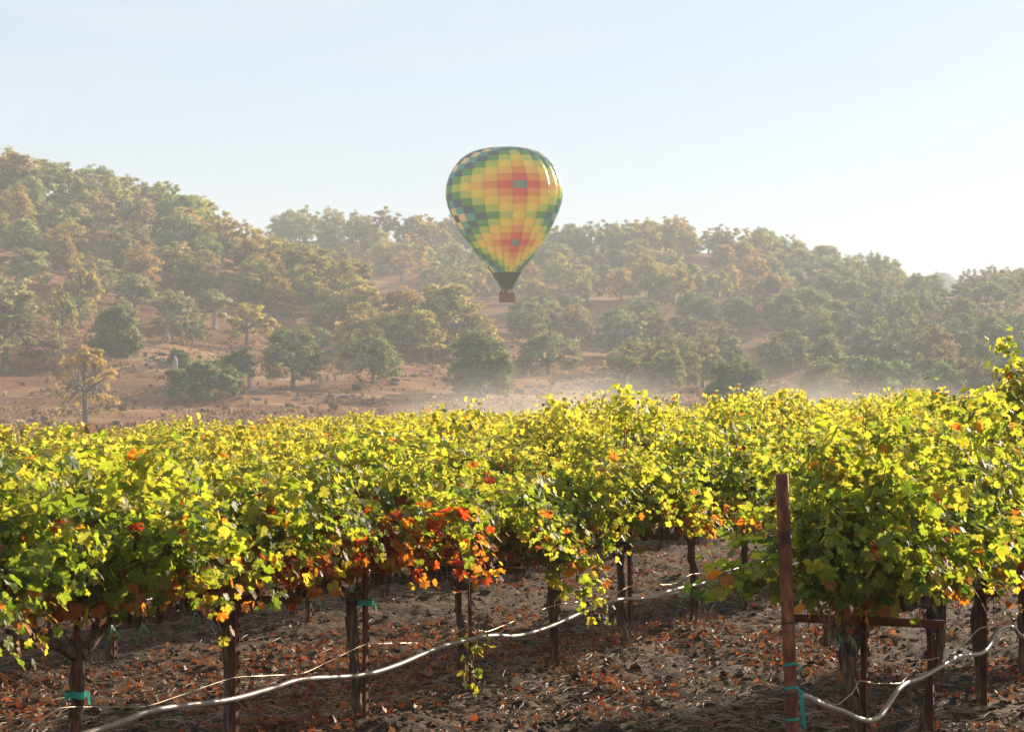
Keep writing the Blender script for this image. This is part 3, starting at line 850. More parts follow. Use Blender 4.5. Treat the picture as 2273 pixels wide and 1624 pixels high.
    q = q * [.74, .24 * width, .30 * height] + [0, 0, 1.20 + .10 * (height - 1)]
    LP += list(q); LN += list(r.normal(0, .6, (nf, 3)) + [0, 0, .3] + np.sign(q[:, 1:2]) * [0, .8, 0]); LT_ += list(r.normal(0, .4, (nf, 3)) + [0, 0, -.9]); LS += list(r.uniform(.05, .085, nf))
    LP, LN, LT_, LS = map(np.array, (LP, LN, LT_, LS))
    k = (LP[:, 2] > zmin) | ((r.uniform(0, 1, len(LP)) < .13) & (LP[:, 2] > zmin - .17)) if not hang else LP[:, 2] > .3
    LP, LN, LT_, LS = LP[k], LN[k], LT_[k], LS[k]
    col = leaf_cols(len(LP), LP[:, 2], r, autumn, red, yellow)
    f_mb = MB(); scatter_leaves(f_mb, LP, LN, LT_, LS, col, tmpl, r)
    me = dict(trunk=t_mb.mesh('vine_trunk', M_trunk, True), cordon=c_mb.mesh('vine_cordon', M_trunk, True),
              canes=canes.mesh('vine_canes', M_cane, True), foliage=f_mb.mesh('vine_foliage', M_leaf))
    # ties where the cordon hangs on its wire
    tapes = []
    for q in range(r.integers(3, 6)):
        s = r.integers(0, 2); j = r.integers(2, 8); p = cords[s][j]
        tm = MB(); rr = trunk_r * .75
        a = np.linspace(0, 2 * pi, 9)
        ring = [(p[0] + (w_ - .5) * .012, p[1] + rr * cos(t), p[2] + rr * sin(t)) for t in a for w_ in (0, 1)]
        kk = np.arange(8) * 2
        tm.add(ring, np.stack([kk, kk + 1, kk + 3, kk + 2], -1))
        for e in (-1, 1):
            L_ = r.uniform(.05, .10)
            b = np.array([p[0], p[1] - rr, p[2]]); tmv = [b + [-.008, 0, 0], b + [.008, 0, 0], b + [.010 + e * L_ * .5, -.01, -L_ * .6], b + [-.004 + e * L_ * .5, -.012, -L_ * .62], b + [.004 + e * L_ * .7, -.004, -L_ * 1.1], b + [-.004 + e * L_ * .7, -.004, -L_ * 1.1]]
            tm.add(tmv, np.array([[0, 1, 2, 3], [3, 2, 4, 5]]))
        tapes.append(tm.mesh('tie_tape', M_tape))
    me['tapes'] = tapes
    return me

def vine_pos(k, i):
    ph = {-1: .87 / 1.5, 0: 0.0, 1: .37, 2: .71, 3: .2, 4: .55, 5: .9, 6: .33, 7: .6, 8: .1}[k]
    p = ROW0 + PERP * ROWSP * k + ROWD * VSP * (i + ph)
    return p

def place_vine(parts, k, i, full=True, name='grapevine', rz=0.0, sc=1.0):
    p = vine_pos(k, i); z = float(soil_h(p[0], p[1])) - .02
    root = empty(name, (p[0], p[1], z), ROWANG + rz); root.scale = (1, 1, sc)
    def ch(nm, me):
        o = bpy.data.objects.new(nm, me); link(o); o.parent = root; return o
    if full:
        ch('trunk', parts['trunk'])
        ch('cordon', parts['cordon'])
        for t in parts['tapes']: ch('tie_tape', t)
    ch('cane', parts['canes']); ch('foliage', parts['foliage'])
    return root, p

VINES = []
# front left row (k = 0) and the nearer right row (k = -1): every vine grown on its own
spec0 = {-5: dict(height=1.0), -4: dict(height=1.05, autumn=.9), -3: dict(height=1.12, width=1.1, autumn=.9, trunk_r=.031), -2: dict(height=.90, autumn=1.4, red=.12),
         -1: dict(height=1.04, autumn=1.2, red=.55, trunk_r=.029), 0: dict(height=.88, width=.85, autumn=.8, trunk_r=.02, yellow=.12),
         1: dict(height=.98, autumn=.12, yellow=.2, hang=[((-.72, -.30, 1.10), (.30, -.12, -.65), .80, .5), ((-.70, -.25, 1.15), (.2, -.1, -.7), .55, .6), ((-.8, -.3, 1.20), (.4, -.12, -.5), .65, .6), ((-.8, -.2, 1.25), (.2, -.15, -.6), .5, .6)]),
         2: dict(height=1.15, autumn=.6, yellow=.12, tallshoot=[((-.1, 0, 1.6), (0, 0, 1), .45), ((.2, .1, 1.6), (.05, 0, 1), .5), ((.35, -.1, 1.6), (0, 0, 1), .4)]),
         3: dict(height=1.08, autumn=.8), 4: dict(height=1.12, autumn=.7, tallshoot=[((0, 0, 1.6), (0, 0, 1), .4)]), 5: dict(height=1.05, autumn=.7)}
for i in range(-5, 12):
    s = dict(spec0.get(i, dict(height=1.03)))
    parts = make_vine_parts(100 + i, ncane=27, zmin=.94 if i < -2 else .88, **s)
    root, p = place_vine(parts, 0, i, full=True); VINES.append((0, i, root, p, s))
    if i == 0:   # green suckers climbing the thin stake
        r = np.random.default_rng(5); n = 34
        P = np.column_stack([r.normal(.0, .035, n), -.03 + r.normal(0, .05, n), r.uniform(.02, .42, n)])
        m = MB(); nn = r.normal(0, .6, (n, 3)) + [0, -.5, .5]; scatter_leaves(m, P, nn, r.normal(0, .6, (n, 3)) + [0, 0, -.5], r.uniform(.025, .05, n), leaf_cols(n, np.full(n, 1.3), r, 1, 0, .3), LT_HI, r)
        m.build('sucker', M_leaf, root)
specR = {0: dict(height=1.25, width=.72, autumn=.5, left=.62, trunk_r=.038, ncane=32, extra_low=.4),
         1: dict(height=1.28, width=1.2, autumn=.9, ncane=36, trunk_r=.031),
         2: dict(height=1.48, width=1.15, autumn=1.3, red=.18, ncane=34, trunk_r=.034),
         3: dict(height=1.75, width=1.15, autumn=1.4, red=.25, ncane=38, tallshoot=[((-.22, 0, 1.6), (0, 0, 1), .9), ((-.1, .1, 1.6), (.05, 0, 1), .75), ((0.1, .0, 1.6), (0, 0, 1), .7), ((-.35, .0, 1.6), (0, 0, 1), .5), ((-.05, -.1, 1.5), (-.05, 0, 1), .85)]),
         4: dict(height=1.35, width=1.1, autumn=1.3, red=.2, ncane=30), 5: dict(height=1.3, ncane=26)}
for i in range(-1 + 0, 5):
    # index shift: the first vine of this row stands where the row ends
    s = dict(specR[i + 1]); parts = make_vine_parts(200 + i, zmin=1.03 if i == -1 else .96, **s)
    root, p = place_vine(parts, -1, i - 1, full=True); VINES.append((-1, i, root, p, s))
    if i == 0:
        r = np.random.default_rng(9); m = MB(); import bmesh
        bm = bmesh.new(); bmesh.ops.create_icosphere(bm, subdivisions=1, radius=.0085)
        v = np.array([q.co[:] for q in bm.verts]); f = np.array([[w.index for w in q.verts] for q in bm.faces]); bm.free()
        for q in range(60):
            t = r.uniform(0, 1) ** .8; rad = .035 * (1 - t * .75); a = r.uniform(0, 6.28)
            m.add(v + [rad * cos(a), rad * sin(a), -t * .12], f)
        gb = m.build('grape_bunch', M_grape, root, True); gb.location = (-.42, -.10, .80)

# rows behind: prototypes copied down the rows
HI = [make_vine_parts(300 + q, height=[1.0, 1.06, .98, 1.12, 1.02, 1.08][q], autumn=.9, red=[0, .03, 0, .02, .06, 0][q], yellow=[.18, .3, .2, .34, .2, .3][q], ncane=25,
                      tallshoot=[((r0, 0, 1.5), (.1, 0, 1), .32 + .14 * abs(r0) * (q % 3)) for r0 in ([-.5, -.1, .4] if q % 2 else [-.4, .1, .6])]) for q in range(6)]
LO = [make_vine_parts(400 + q, height=[1.05, 1.1, 1.0, 1.14, 1.07][q], autumn=.7, red=[0, .05, .0, .12, 0][q], yellow=[.3, .38, .32, .45, .3][q], ncane=22, tmpl=LT_LO,
                      tallshoot=[((r0, 0, 1.55), (0, 0, 1), .25 + .2 * abs(r0)) for r0 in (-.5, -.1, .5)]) for q in range(5)]
rv = random.Random(3)
for k in range(1, 7):
    for i in range(-4, 60):
        p = vine_pos(k, i); u = p[0] / p[1] if p[1] > 1 else 9
        if p[1] > 64 or u < -.30 or u > .27: continue
        q = rv.randrange(6) if k <= 2 else rv.randrange(5)
        root, p = place_vine((HI if k <= 2 else LO)[q], k, i, full=(k <= 1), rz=pi if rv.random() < .5 else 0, sc=(rv.choice([.82, .90, .97, 1.04, 1.10]) if k < 3 else rv.choice([.80, .86, .92, .98])) * float(np.interp(u, [-.24, 0, .12, .24], [.86, .94, 1.04, 1.07])) * (1.03 if k == 1 and .02 < u < .045 else 1))
        VINES.append((k, i, root, p, {}))

# words for the vines
ROWN = {-1: 'the nearest row behind the rusty post', 0: 'the front left row above the drip hose', 1: 'the second row back', 2: 'the third row back', 3: 'the fourth row back', 4: 'the fifth row back', 5: 'the sixth row back', 6: 'the farthest row'}
SPECIAL = {(0, -3): 'thick-trunked vine with arched cordon and green-taped stake at the lower left', (0, -2): 'vine with orange low leaves, second trunk from the left, drip hose crossing it',
           (0, -1): 'vine with deep red lower leaves and green tape under its crown', (0, 0): 'vine on a thin dark stake with small green suckers near the ground',
           (0, 1): 'vine with a long green shoot hanging down over the thin wire', (0, 2): 'tall bright yellow-green vine with upright shoots at mid picture',
           (-1, -1): 'broad leafy vine with forked thick trunk just right of rusty post', (-1, 0): 'vine with dark grape bunch, second trunk right of the rusty post',
           (-1, 1): 'vine with orange-red lower leaves, third trunk right of the rusty post', (-1, 2): 'tall vine at right edge with a shoot rising highest of all'}
cnt = {}
for k, i, root, p, s in VINES:
    u = p[0] / p[1]
    if -.262 < u < .262:
        cnt.setdefault(k, []).append((u, root, i))
    else:
        root['label'] = 'leafy vine outside the picture in ' + ROWN[k] + f', place {i + 6}'
    tag(root, cat='grapevine', group='grapevines trained along the trellis rows')
for k, l in cnt.items():
    l.sort(key=lambda t: t[0])
    for j, (u, root, i) in enumerate(l):
        root['label'] = SPECIAL.get((k, i)) or f'{ORD[j]} leafy vine from the left in {ROWN[k]}'

# ------------------------------------------------------------------ stakes, cross arms
def stake_mesh(h, w=.034):
    m = MB(); t = .004
    box(m, (0, 0, h / 2 - .1), (w, t, h + .2)); box(m, (w / 2 - t / 2, w / 2 + t / 2, h / 2 - .1), (t, w, h + .2))
    for z in np.arange(.06, h - .02, .075):     # punched lugs along the edge
        box(m, (w / 2 + .003, -.004, z), (.011, .010, .026))
    return m.mesh('stake', M_rust)
def arm_mesh(L_=.8):
    m = MB(); box(m, (0, .0, 0), (.006, L_, .042)); box(m, (.011, .0, .018), (.018, L_, .005)); return m.mesh('cross_arm', M_rust)
S_HI, S_LO, S_THIN, ARM, ARM_S = stake_mesh(1.35), stake_mesh(.92), stake_mesh(1.0, .022), arm_mesh(.82), arm_mesh(.6)
stakes = []
wrap = MB(); a = np.linspace(0, 2 * pi, 17)
ring = [((.055 + .004 * sin(5 * t)) * cos(t) + .014, (.052) * sin(t) + .014, z + .004 * sin(4 * t)) for t in a for z in (-.017, .017)]
kk = np.arange(16) * 2; wrap.add(ring, np.stack([kk, kk + 1, kk + 3, kk + 2], -1))
b = np.array([.06, -.03, 0]); wrap.add([b + [-.012, 0, .01], b + [.012, 0, .01], b + [.016, -.005, -.055], b + [-.010, -.008, -.05]], np.array([[0, 1, 2, 3]]))
WRAP = wrap.mesh('tie_tape', M_tape)
for k, i, root, p, s in VINES:
    if k > 1: continue
    z = float(soil_h(p[0], p[1])) - .02
    e = empty('vine_stake', (p[0], p[1], z), ROWANG)
    e.rotation_euler = (rv.gauss(0, .012), rv.gauss(0, .012), ROWANG)
    e.location = (p[0] - .02 * ROWD[0] + .035 * -PERP[0], p[1] - .02 * ROWD[1] + .035 * -PERP[1], z)
    st_ = bpy.data.objects.new('stake', S_THIN if (k, i) == (0, 0) else (S_HI if k == -1 or i % 4 == 1 else S_LO)); link(st_); st_.parent = e
    if k < 1 and (i % 2 == 0 or k == -1) or (k == 1 and i % 3 == 0):
        am = bpy.data.objects.new('cross_arm', ARM); link(am); am.parent = e; am.location = (.010, 0, .885)
    if (k, i) == (-1, 0) or (k, i) == (-1, 2):
        am = bpy.data.objects.new('cross_arm', ARM_S); link(am); am.parent = e; am.location = (.010, -.08, 1.32); am.rotation_euler = (.12, 0, 0)
    if (k, i) in ((0, -3), (0, -1), (-1, 1)):
        tp_ = bpy.data.objects.new('tie_tape', WRAP); link(tp_); tp_.parent = e; tp_.location = (0, 0, {-3: .55, -1: .74, 1: .78}[i])
    stakes.append((k, i, e, p))
cnt = {}
for k, i, e, p in stakes: cnt.setdefault(k, []).append((p[0] / p[1], i, e))
for k, l in cnt.items():
    l.sort(key=lambda t: t[0]); vis = [t for t in l if abs(t[0]) < .255]
    for u, i, e in l:
        nm = f'{ORD[[t[1] for t in vis].index(i)]} rusty stake from the left in {ROWN[k]}' if abs(u) < .255 else f'rusty stake outside the picture in {ROWN[k]}, place {i + 6}'
        tag(e, nm, 'stake', 'rusty steel stakes supporting the vines')
    for u, i, e in l:
        if (k, i) == (0, 0): e['label'] = 'thin dark notched stake with green suckers climbing it'
        if (k, i) == (0, -3): e['label'] = 'rusty stake at lower left wrapped in green tape'
        if (k, i) == (0, -1): e['label'] = 'rusty stake with green tape under the red-leaved vine'

# ------------------------------------------------------------------ end post
pe = vine_pos(-1, -2) - ROWD * (.79 * VSP)
gz = float(soil_h(pe[0], pe[1]))
post = empty('end_post', (pe[0], pe[1], gz)); post.rotation_euler = (0, -.042, 0)
tag(post, 'tall rusty steel pipe end post standing before the right-hand vine row', 'post')
PH = 1.735 - gz
mb = MB(); z = np.array([-.4, 0, .5, 1.0, 1.4, PH - .004, PH]); V, f = tube(np.column_stack([0 * z, 0 * z, z]), [.031] * 6 + [.029], 28, jit=.004); mb.add(V, f[:1])
V2, f2 = tube(np.column_stack([0 * z, 0 * z, z]), [.0265] * 7, 28); mb.add(V2, f2[0][:, ::-1])
k = np.arange(28); lo = len(V) 
mb.v.append(np.zeros((0, 3))); top_o = 6 * 28 + k; top_i = lo + 6 * 28 + k
mb.f.append(np.stack([top_o, 6 * 28 + (k + 1) % 28, lo + 6 * 28 + (k + 1) % 28, top_i], -1)); mb.mi.append(np.zeros(28))
mb.build('pipe', M_post, post, True)
def coil(z0, z1, turns, rad, mat, nm, wr=.0016, ph=0.0, flat=False):
    t = np.linspace(0, 2 * pi * turns, int(22 * turns)); R = .0335
    pth = np.column_stack([R * np.cos(t + ph), R * np.sin(t + ph), np.linspace(z0, z1, len(t)) + .003 * np.sin(t * 1.7)])
    m = MB(); V, f = tube(pth, wr, 5); m.add(V, f); return m.build(nm, mat, post, True)
coil(1.40 - gz, 1.465 - gz, 6, 0, M_clip, 'wire_wrap'); coil(1.02 - gz, 1.035 - gz, 2, 0, M_clip, 'wire_wrap'); coil(.68 - gz, .70 - gz, 3, 0, M_clip, 'wire_wrap')
for z_, nn in ((.83 - gz, 1), (.717 - gz, 1), (.567 - gz, 1)):
    m = MB(); a = np.linspace(0, 2 * pi, 25)
    rg = [(.0335 * cos(t), .0335 * sin(t), z_ + .006 * cos(t + 1) + dz) for t in a for dz in (-.006, .006)]
    kk = np.arange(24) * 2; m.add(rg, np.stack([kk, kk + 1, kk + 3, kk + 2], -1))
    b = np.array([.033, -.012, z_])
    for e_, L_ in ((1, .05), (.3, .09)):
        m.add([b + [0, 0, .005], b + [.0, 0, -.007], b + [.02 * e_, -.006, -L_ * .6], b + [.03 * e_, -.006, -L_ * .5], b + [.022 * e_, -.002, -L_], b + [.03 * e_, -.002, -L_ * 1.02]], np.array([[0, 1, 2, 3], [3, 2, 4, 5]]))
    m.build('tie_tape', M_tape, post)
m = MB(); b = np.array([.036, -.02, .69 - gz])
m.add([b, b + [.02, 0, .0], b + [.022, -.004, -.09], b + [.003, -.004, -.10], b + [.03, -.002, -.14], b + [.01, -.002, -.15]], np.array([[0, 1, 2, 3], [3, 2, 4, 5]])); m.build('tie_tape', M_tape, post)

# ------------------------------------------------------------------ drip hoses and wires
def row_pt(k, t, side=-.06):
    """t in vine spacings along the row, side metres towards the camera side"""
    p = vine_pos(k, 0) + ROWD * VSP * t + PERP * side
    return p
def smooth_path(ts, zs, k, side, n, rough=.0, seed=0):
    T = np.linspace(ts[0], ts[-1], n)
    idx = np.interp(T, ts, np.arange(len(ts)))
    zz = cr(np.array(zs, float)[:, None], idx)[:, 0]
    P = np.array([row_pt(k, t, side) for t in T])
    if rough: P = P + PERP * (rough * vn(T * 1.3, 0 * T, 0.0, seed))[:, None]
    return np.column_stack([P, zz])
def plan(k, side, pts, ext=()):
    """picture columns / rows -> points on the upright plane of vine row k"""
    p0 = row_pt(k, 0, side); out = []
    for x, y in pts:
        u = (x - CX) / F
        t = (u * p0[1] - p0[0]) / (ROWD[0] - u * ROWD[1])
        q = p0 + ROWD * t
        out.append([q[0], q[1], EYE - (y - HY) / F * q[1]])
    out = np.array(out)
    for t, z in ext:
        e = row_pt(k, t, side); out = np.concatenate([out, [[e[0], e[1], z]]])
    return out[np.argsort(out @ np.append(ROWD, 0))]
def dense(P, per, tight=False):
    idx = np.linspace(0, len(P) - 1, (len(P) - 1) * per + 1)
    return np.column_stack([np.interp(idx, np.arange(len(P)), P[:, c]) for c in range(3)]) if tight else cr(P, idx)
H0 = plan(0, -.075, [(200, 1624), (340, 1576), (505, 1553), (600, 1528), (673, 1507), (800, 1498), (880, 1476), (982, 1434), (1084, 1411), (1150, 1410), (1225, 1388), (1354, 1334), (1440, 1326), (1496, 1308), (1598, 1286), (1690, 1270)],
          ext=[(-5.5, .36), (-4.6, .38), (7, .46), (8.3, .5), (9.5, .46), (11, .48)])
P = dense(H0, 12)
m = MB(); V, f = tube(P, .0150, 12); m.add(V, f); o = m.build('drip_hose', M_hose, smooth=True)
tag(o, 'long shiny drip hose sagging in waves along the front left row', 'hose', 'drip hoses')
def emitters(o, P, every):
    for j in range(6, len(P) - 4, every):
        q = P[j]; m = MB(); V, f = tube([q + [0, 0, -.008], q + [0, 0, -.028]], [.006, .003], 6); m.add(V, f); m.build('emitter', M_clip, o)
emitters(o, P[24:200], 9)
def carrier(W, hose, clips, lab):
    Pp = dense(W, 8, True)
    kern = np.array([.2, .6, .2]); Pp[1:-1, 2] = np.convolve(Pp[:, 2], kern, 'valid')
    m = MB(); V, f = tube(Pp, .0032, 6); m.add(V, f); w = m.build('carrier_wire', M_wire, smooth=True)
    tag(w, lab, 'wire', 'thin wires carrying the drip hoses')
    for c0 in clips:
        j = np.argmin(np.hypot(hose[:, 0] - c0[0], hose[:, 1] - c0[1])); c = hose[j]
        m = MB(); a = np.linspace(0, 2 * pi, 11)
        V, f = tube([c + [0, .0165 * cos(t), .0170 * sin(t)] for t in a], .003, 5); m.add(V, f)
        V, f = tube([c + [0, -.002, .013], c0 + [.002, 0, .006]], .003, 5); m.add(V, f); m.build('hose_clip', M_clip, w, True)
W0 = [(54, 1624), (134, 1568), (326, 1568), (517, 1502), (673, 1495), (810, 1428), (977, 1425), (1034, 1391), (1082, 1402), (1213, 1348), (1245, 1339), (1351, 1326), (1397, 1300), (1496, 1296), (1535, 1273), (1598, 1271)]
WP = plan(0, -.062, W0, ext=[(-5, .55), (7, .56), (8, .52), (9, .56), (10, .55)])
carrier(WP, P, plan(0, -.062, [(326, 1568), (673, 1495), (977, 1425), (1082, 1402), (1351, 1326), (1496, 1296)]), 'thin pale wire dipping to the hose along the front left row')
HR = plan(-1, -.075, [(1788, 1543), (1824, 1562), (1869, 1577), (1903, 1593), (1931, 1598), (1954, 1588), (1976, 1557), (2004, 1520), (2049, 1501), (2089, 1478), (2128, 1456), (2173, 1450), (2193, 1436), (2212, 1402), (2235, 1390), (2252, 1394), (2273, 1411)],
          ext=[(1.3, .42), (2.2, .46), (3.2, .44), (4.2, .47)])
PR = dense(HR, 8)
m = MB(); V, f = tube(PR, .0145, 12); m.add(V, f); o = m.build('drip_hose', M_hose, smooth=True)
tag(o, 'bright curved drip hose starting at the rusty end post on the right', 'hose', 'drip hoses')
emitters(o, PR[8:130], 17)
WR_ = [(1790, 1540), (1858, 1565), (1892, 1537), (1907, 1509), (1942, 1516), (1999, 1516), (2027, 1486), (2041, 1464), (2066, 1463), (2120, 1448), (2173, 1394), (2226, 1381), (2273, 1351)]
carrier(plan(-1, -.062, WR_, ext=[(1.2, .66), (2, .62), (3, .66), (4, .62)]), PR, plan(-1, -.062, [(1858, 1565), (1999, 1516), (2120, 1448), (2226, 1381)]), 'thin wire looping up to each stake along the right-hand row')
# trellis wires
for k, i0, i1 in ((-1, -2.79, 4), (0, -5, 10), (1, -4, 22)):
    ws = MB()
    P_ = [np.append(row_pt(k, t, 0.02), .895 + .004 * sin(t * 3)) for t in np.linspace(i0, i1, 40)]
    V, f = tube(P_, .0022, 4); ws.add(V, f)
    w = ws.build('trellis_wire', M_wire); tag(w, {-1: 'straight cordon wire along the right-hand row', 0: 'straight cordon wire along the front left row', 1: 'straight cordon wire along the second row back'}[k], 'wire', 'cordon wires of the trellis')
# hose of the second row, glimpsed between the trunks
P2 = dense(np.array([[*row_pt(1, t, -.07), z] for t, z in zip([-3, 0, 3, 6, 9, 12, 15, 18, 22], [.46, .5, .45, .5, .46, .5, .47, .5, .48])]), 16)
m = MB(); V, f = tube(P2, .0105, 8); m.add(V, f); o = m.build('drip_hose', M_hose, smooth=True)
tag(o, 'drip hose of the second row glimpsed between front trunks', 'hose', 'drip hoses')

# ------------------------------------------------------------------ litter on the soil
r = np.random.default_rng(42)
def ground_pts(n, y0, y1, patch=0.0, um=.29, seed=4):
    out = []
    while sum(map(len, out)) < n:
        y = 1 / r.uniform(1 / y1 ** 1.0, 1 / y0 ** 1.0, n * 2); u = r.uniform(-um, um, n * 2); x = u * y
        if patch:
            d = .5 + .5 * fbm(x * .8, y * .55, 3, seed)
            k = r.uniform(0, 1, n * 2) < np.clip((d - patch) * 3.0, .08, 1); x, y = x[k], y[k]
        out.append(np.column_stack([x, y]))
    p = np.concatenate(out)[:n]; return p
n = 19000; xy = ground_pts(n, 11.8, 50, .45)
P = np.column_stack([xy, soil_h(xy[:, 0], xy[:, 1]) + r.uniform(.006, .03, n)])
nn = r.normal(0, .38, (n, 3)) + [0, 0, 1]
pal = np.array([[.30, .09, .035], [.36, .15, .07], [.20, .07, .03], [.26, .05, .025], [.27, .16, .10], [.16, .09, .055]])
col = pal[r.integers(0, 6, n)] * r.uniform(.55, 1.2, (n, 1))
m = MB(); scatter_leaves(m, P, nn, r.normal(0, 1, (n, 3)), r.uniform(.008, .044, n), col, LT_LO, r, curl=1.2)
o = m.build('fallen_leaves', M_dry); tag(o, 'dry orange and brown vine leaves scattered over the dark soil', 'fallen leaves', kind='stuff')
n = 8000; xy = ground_pts(n, 11.8, 42, .42, seed=14)
m = MB(); th = r.uniform(0, pi, n); L_ = r.gamma(1.6, .024, n) + .010; bend = r.normal(0, .12, n)
z0 = soil_h(xy[:, 0], xy[:, 1]) + r.uniform(.006, .03, n)
dx, dy = np.cos(th), np.sin(th); W_ = r.uniform(.0015, .0035, n)
pts = []
for q, t in enumerate((-1, 0, 1)):
    cx_ = xy[:, 0] + dx * L_ * t - dy * bend * L_ * (t * t); cy_ = xy[:, 1] + dy * L_ * t + dx * bend * L_ * (t * t)
    cz = z0 + np.where(t == 1, r.uniform(0, .25, n) * L_, 0) + (.01 if t == 0 else 0)
    w = W_ * (1 if t == 0 else .7)
    pts += [np.column_stack([cx_ - dy * w, cy_ + dx * w, cz]), np.column_stack([cx_ + dy * w, cy_ - dx * w, cz]), np.column_stack([cx_, cy_, cz + w * 2])]
V = np.stack(pts, 1).reshape(-1, 3); k = (np.arange(n) * 9)[:, None]
fl = [[0, 1, 4, 3], [1, 2, 5, 4], [2, 0, 3, 5], [3, 4, 7, 6], [4, 5, 8, 7], [5, 3, 6, 8]]
Fc = np.concatenate([k + np.array(q)[None] for q in fl])
m.add(V, Fc); o = m.build('straw', M_straw); tag(o, 'pale straw and dry grass stalks strewn on the soil', 'straw', kind='stuff')
# clods
import bmesh
bm = bmesh.new(); bmesh.ops.create_icosphere(bm, subdivisions=1, radius=1)
v0 = np.array([q.co[:] for q in bm.verts]); f0 = np.array([[w.index for w in q.verts] for q in bm.faces]); bm.free()
n = 17000; xy = ground_pts(n, 11.5, 34); s = r.gamma(1.5, .006, n) + .004
V = v0[None] * s[:, None, None] * r.uniform(.6, 1.4, (n, len(v0), 1)) * [1, 1, .7] + np.column_stack([xy, soil_h(xy[:, 0], xy[:, 1]) + s * .2])[:, None]
m = MB(); m.add(V.reshape(-1, 3), (f0[None] + (np.arange(n) * len(v0))[:, None, None]).reshape(-1, 3)); o = m.build('soil_clods', M_clod)
tag(o, 'small dark crumbly clods of earth', 'soil clods', kind='stuff')
# tufts of dry grass by some trunks
tufts = [(0, 1, .1), (0, 2, -.1), (0, 5, .2), (0, 3, .1), (1, 1, 0), (0, -3, -.2), (-1, 1, .35)]
for q, (k, i, d) in enumerate(tufts):
    p = row_pt(k, i + d, -.08); z = float(soil_h(p[0], p[1]))
    m = MB(); 
    for _ in range(26):
        a = r.uniform(0, 6.28); L1_ = r.uniform(.12, .36); ou = r.uniform(.1, .9)
        b0 = np.array([r.normal(0, .03), r.normal(0, .03), -.01]); e = b0 + [cos(a) * L1_ * ou, sin(a) * L1_ * ou, L1_ * (1 - ou * .6)]
        V, f = tube(bez(b0, b0 + (e - b0) * .5 + [0, 0, .08], e, 5), [.0022, .002, .0018, .0014, .0008], 3, False); m.add(V, f)
    o = m.build('dry_grass_tuft', M_straw); o.location = (p[0], p[1], z)
    tag(o, f'{ORD[q]} dry straw-coloured grass tuft at the foot of a vine trunk' if q else 'dry grass tuft at foot of trunk under the hanging green shoot', 'grass tuft', 'dry grass tufts under the vines')

# ------------------------------------------------------------------ hot air balloon
BY = 255.0; S = BY / F          # metres per picture pixel at the balloon
def bx(px): return (px - CX) * S
def bz(py): return EYE + (HY - py) * S
ball = empty('hot_air_balloon', (bx(1126), BY, bz(671)))
tag(ball, 'multicoloured chequered hot air balloon floating in front of the hill', 'hot air balloon')
ball.rotation_euler = (0, radians(-1.6), 0)
q = 1 / 3.53 * (2273 / 2560) * S     # metres per crop pixel
prof = [(115, 0), (117, 90), (124, 190), (140, 262), (165, 318), (200, 368), (250, 412), (300, 447), (350, 472), (400, 490), (450, 502), (500, 507), (550, 505), (600, 496), (650, 482), (700, 464), (750, 442), (800, 417), (860, 383), (930, 338), (1000, 290), (1060, 247), (1130, 195), (1215, 130), (1290, 86), (1355, 46)]
zc = 1475
pz = np.array([(zc - a) * q for a, b in prof]); pr = np.array([b * .975 * q for a, b in prof])
arc = np.concatenate([[0], np.cumsum(np.hypot(np.diff(pz), np.diff(pr)))])
a_sk = arc[-3]
rowsN = 23; sub = 4; gores, gs = 24, 8
al = np.concatenate([np.linspace(0, a_sk, rowsN * sub + 1), np.linspace(a_sk, arc[-1], 13)[1:]])
Zp = np.interp(al, arc, pz); Rp = np.interp(al, arc, pr)
Rp = np.convolve(np.pad(Rp, 2, 'edge'), [.1, .2, .4, .2, .1], 'valid'); Rp[0] = .01
nA = gores * gs
ang = np.arange(nA) * 2 * pi / nA
gb_ = np.abs(np.sin(np.arange(nA) % gs * pi / gs)) ** .7
Vv = []
for i_, (zz, rr) in enumerate(zip(Zp, Rp)):
    bulge = 1 + .045 * gb_ * np.clip(1.0 - abs(al[i_] / arc[-1] - .4) * .6, .2, 1) + (.006 * abs(sin(pi * (i_ / sub))) if i_ < rowsN * sub else 0)
    a0 = ang - pi / 2 + radians(16.6) - pi / gores
    Vv.append(np.column_stack([rr * bulge * np.cos(a0), rr * bulge * np.sin(a0), np.full(nA, zz)]))
Vv = np.concatenate(Vv)
PAL = {0: (.13, .20, .27), 1: (.80, .05, .02), 2: (.88, .23, .025), 3: (.96, .50, .05), 4: (.96, .68, .07), 5: (.48, .60, .08), 6: (.05, .29, .07), 7: (.04, .09, .20), 8: (.06, .36, .50), 9: (.90, .70, .42), 10: (.02, .035, .06), 11: (.06, .34, .55), 12: (.85, .60, .15), 13: (.03, .14, .34)}
env = MB(); cols = []
faces, fcol = [], []
nr = len(al)
for i_ in range(nr - 1):
    row = i_ // sub - 10
    for j in range(nA):
        faces.append((i_ * nA + j, i_ * nA + (j + 1) % nA, (i_ + 1) * nA + (j + 1) % nA, (i_ + 1) * nA + j))
        c = j // gs; dc = min(c % 12, 12 - c % 12)
        if i_ >= rowsN * sub: fcol.append((.010, .017, .026))
        else:
            d = min(dc + abs(row), dc + abs(row - 8)); d = min(d, 13)
            fcol.append(PAL[d])
me = bpy.data.meshes.new('envelope'); me.from_pydata(Vv.tolist(), [], faces); me.update()
ca = me.color_attributes.new('Col', 'FLOAT_COLOR', 'CORNER')
ca.data.foreach_set('color', np.repeat(np.column_stack([np.array(fcol), np.ones(len(fcol))]), 4, 0).ravel())
for p_ in me.polygons: p_.use_smooth = True
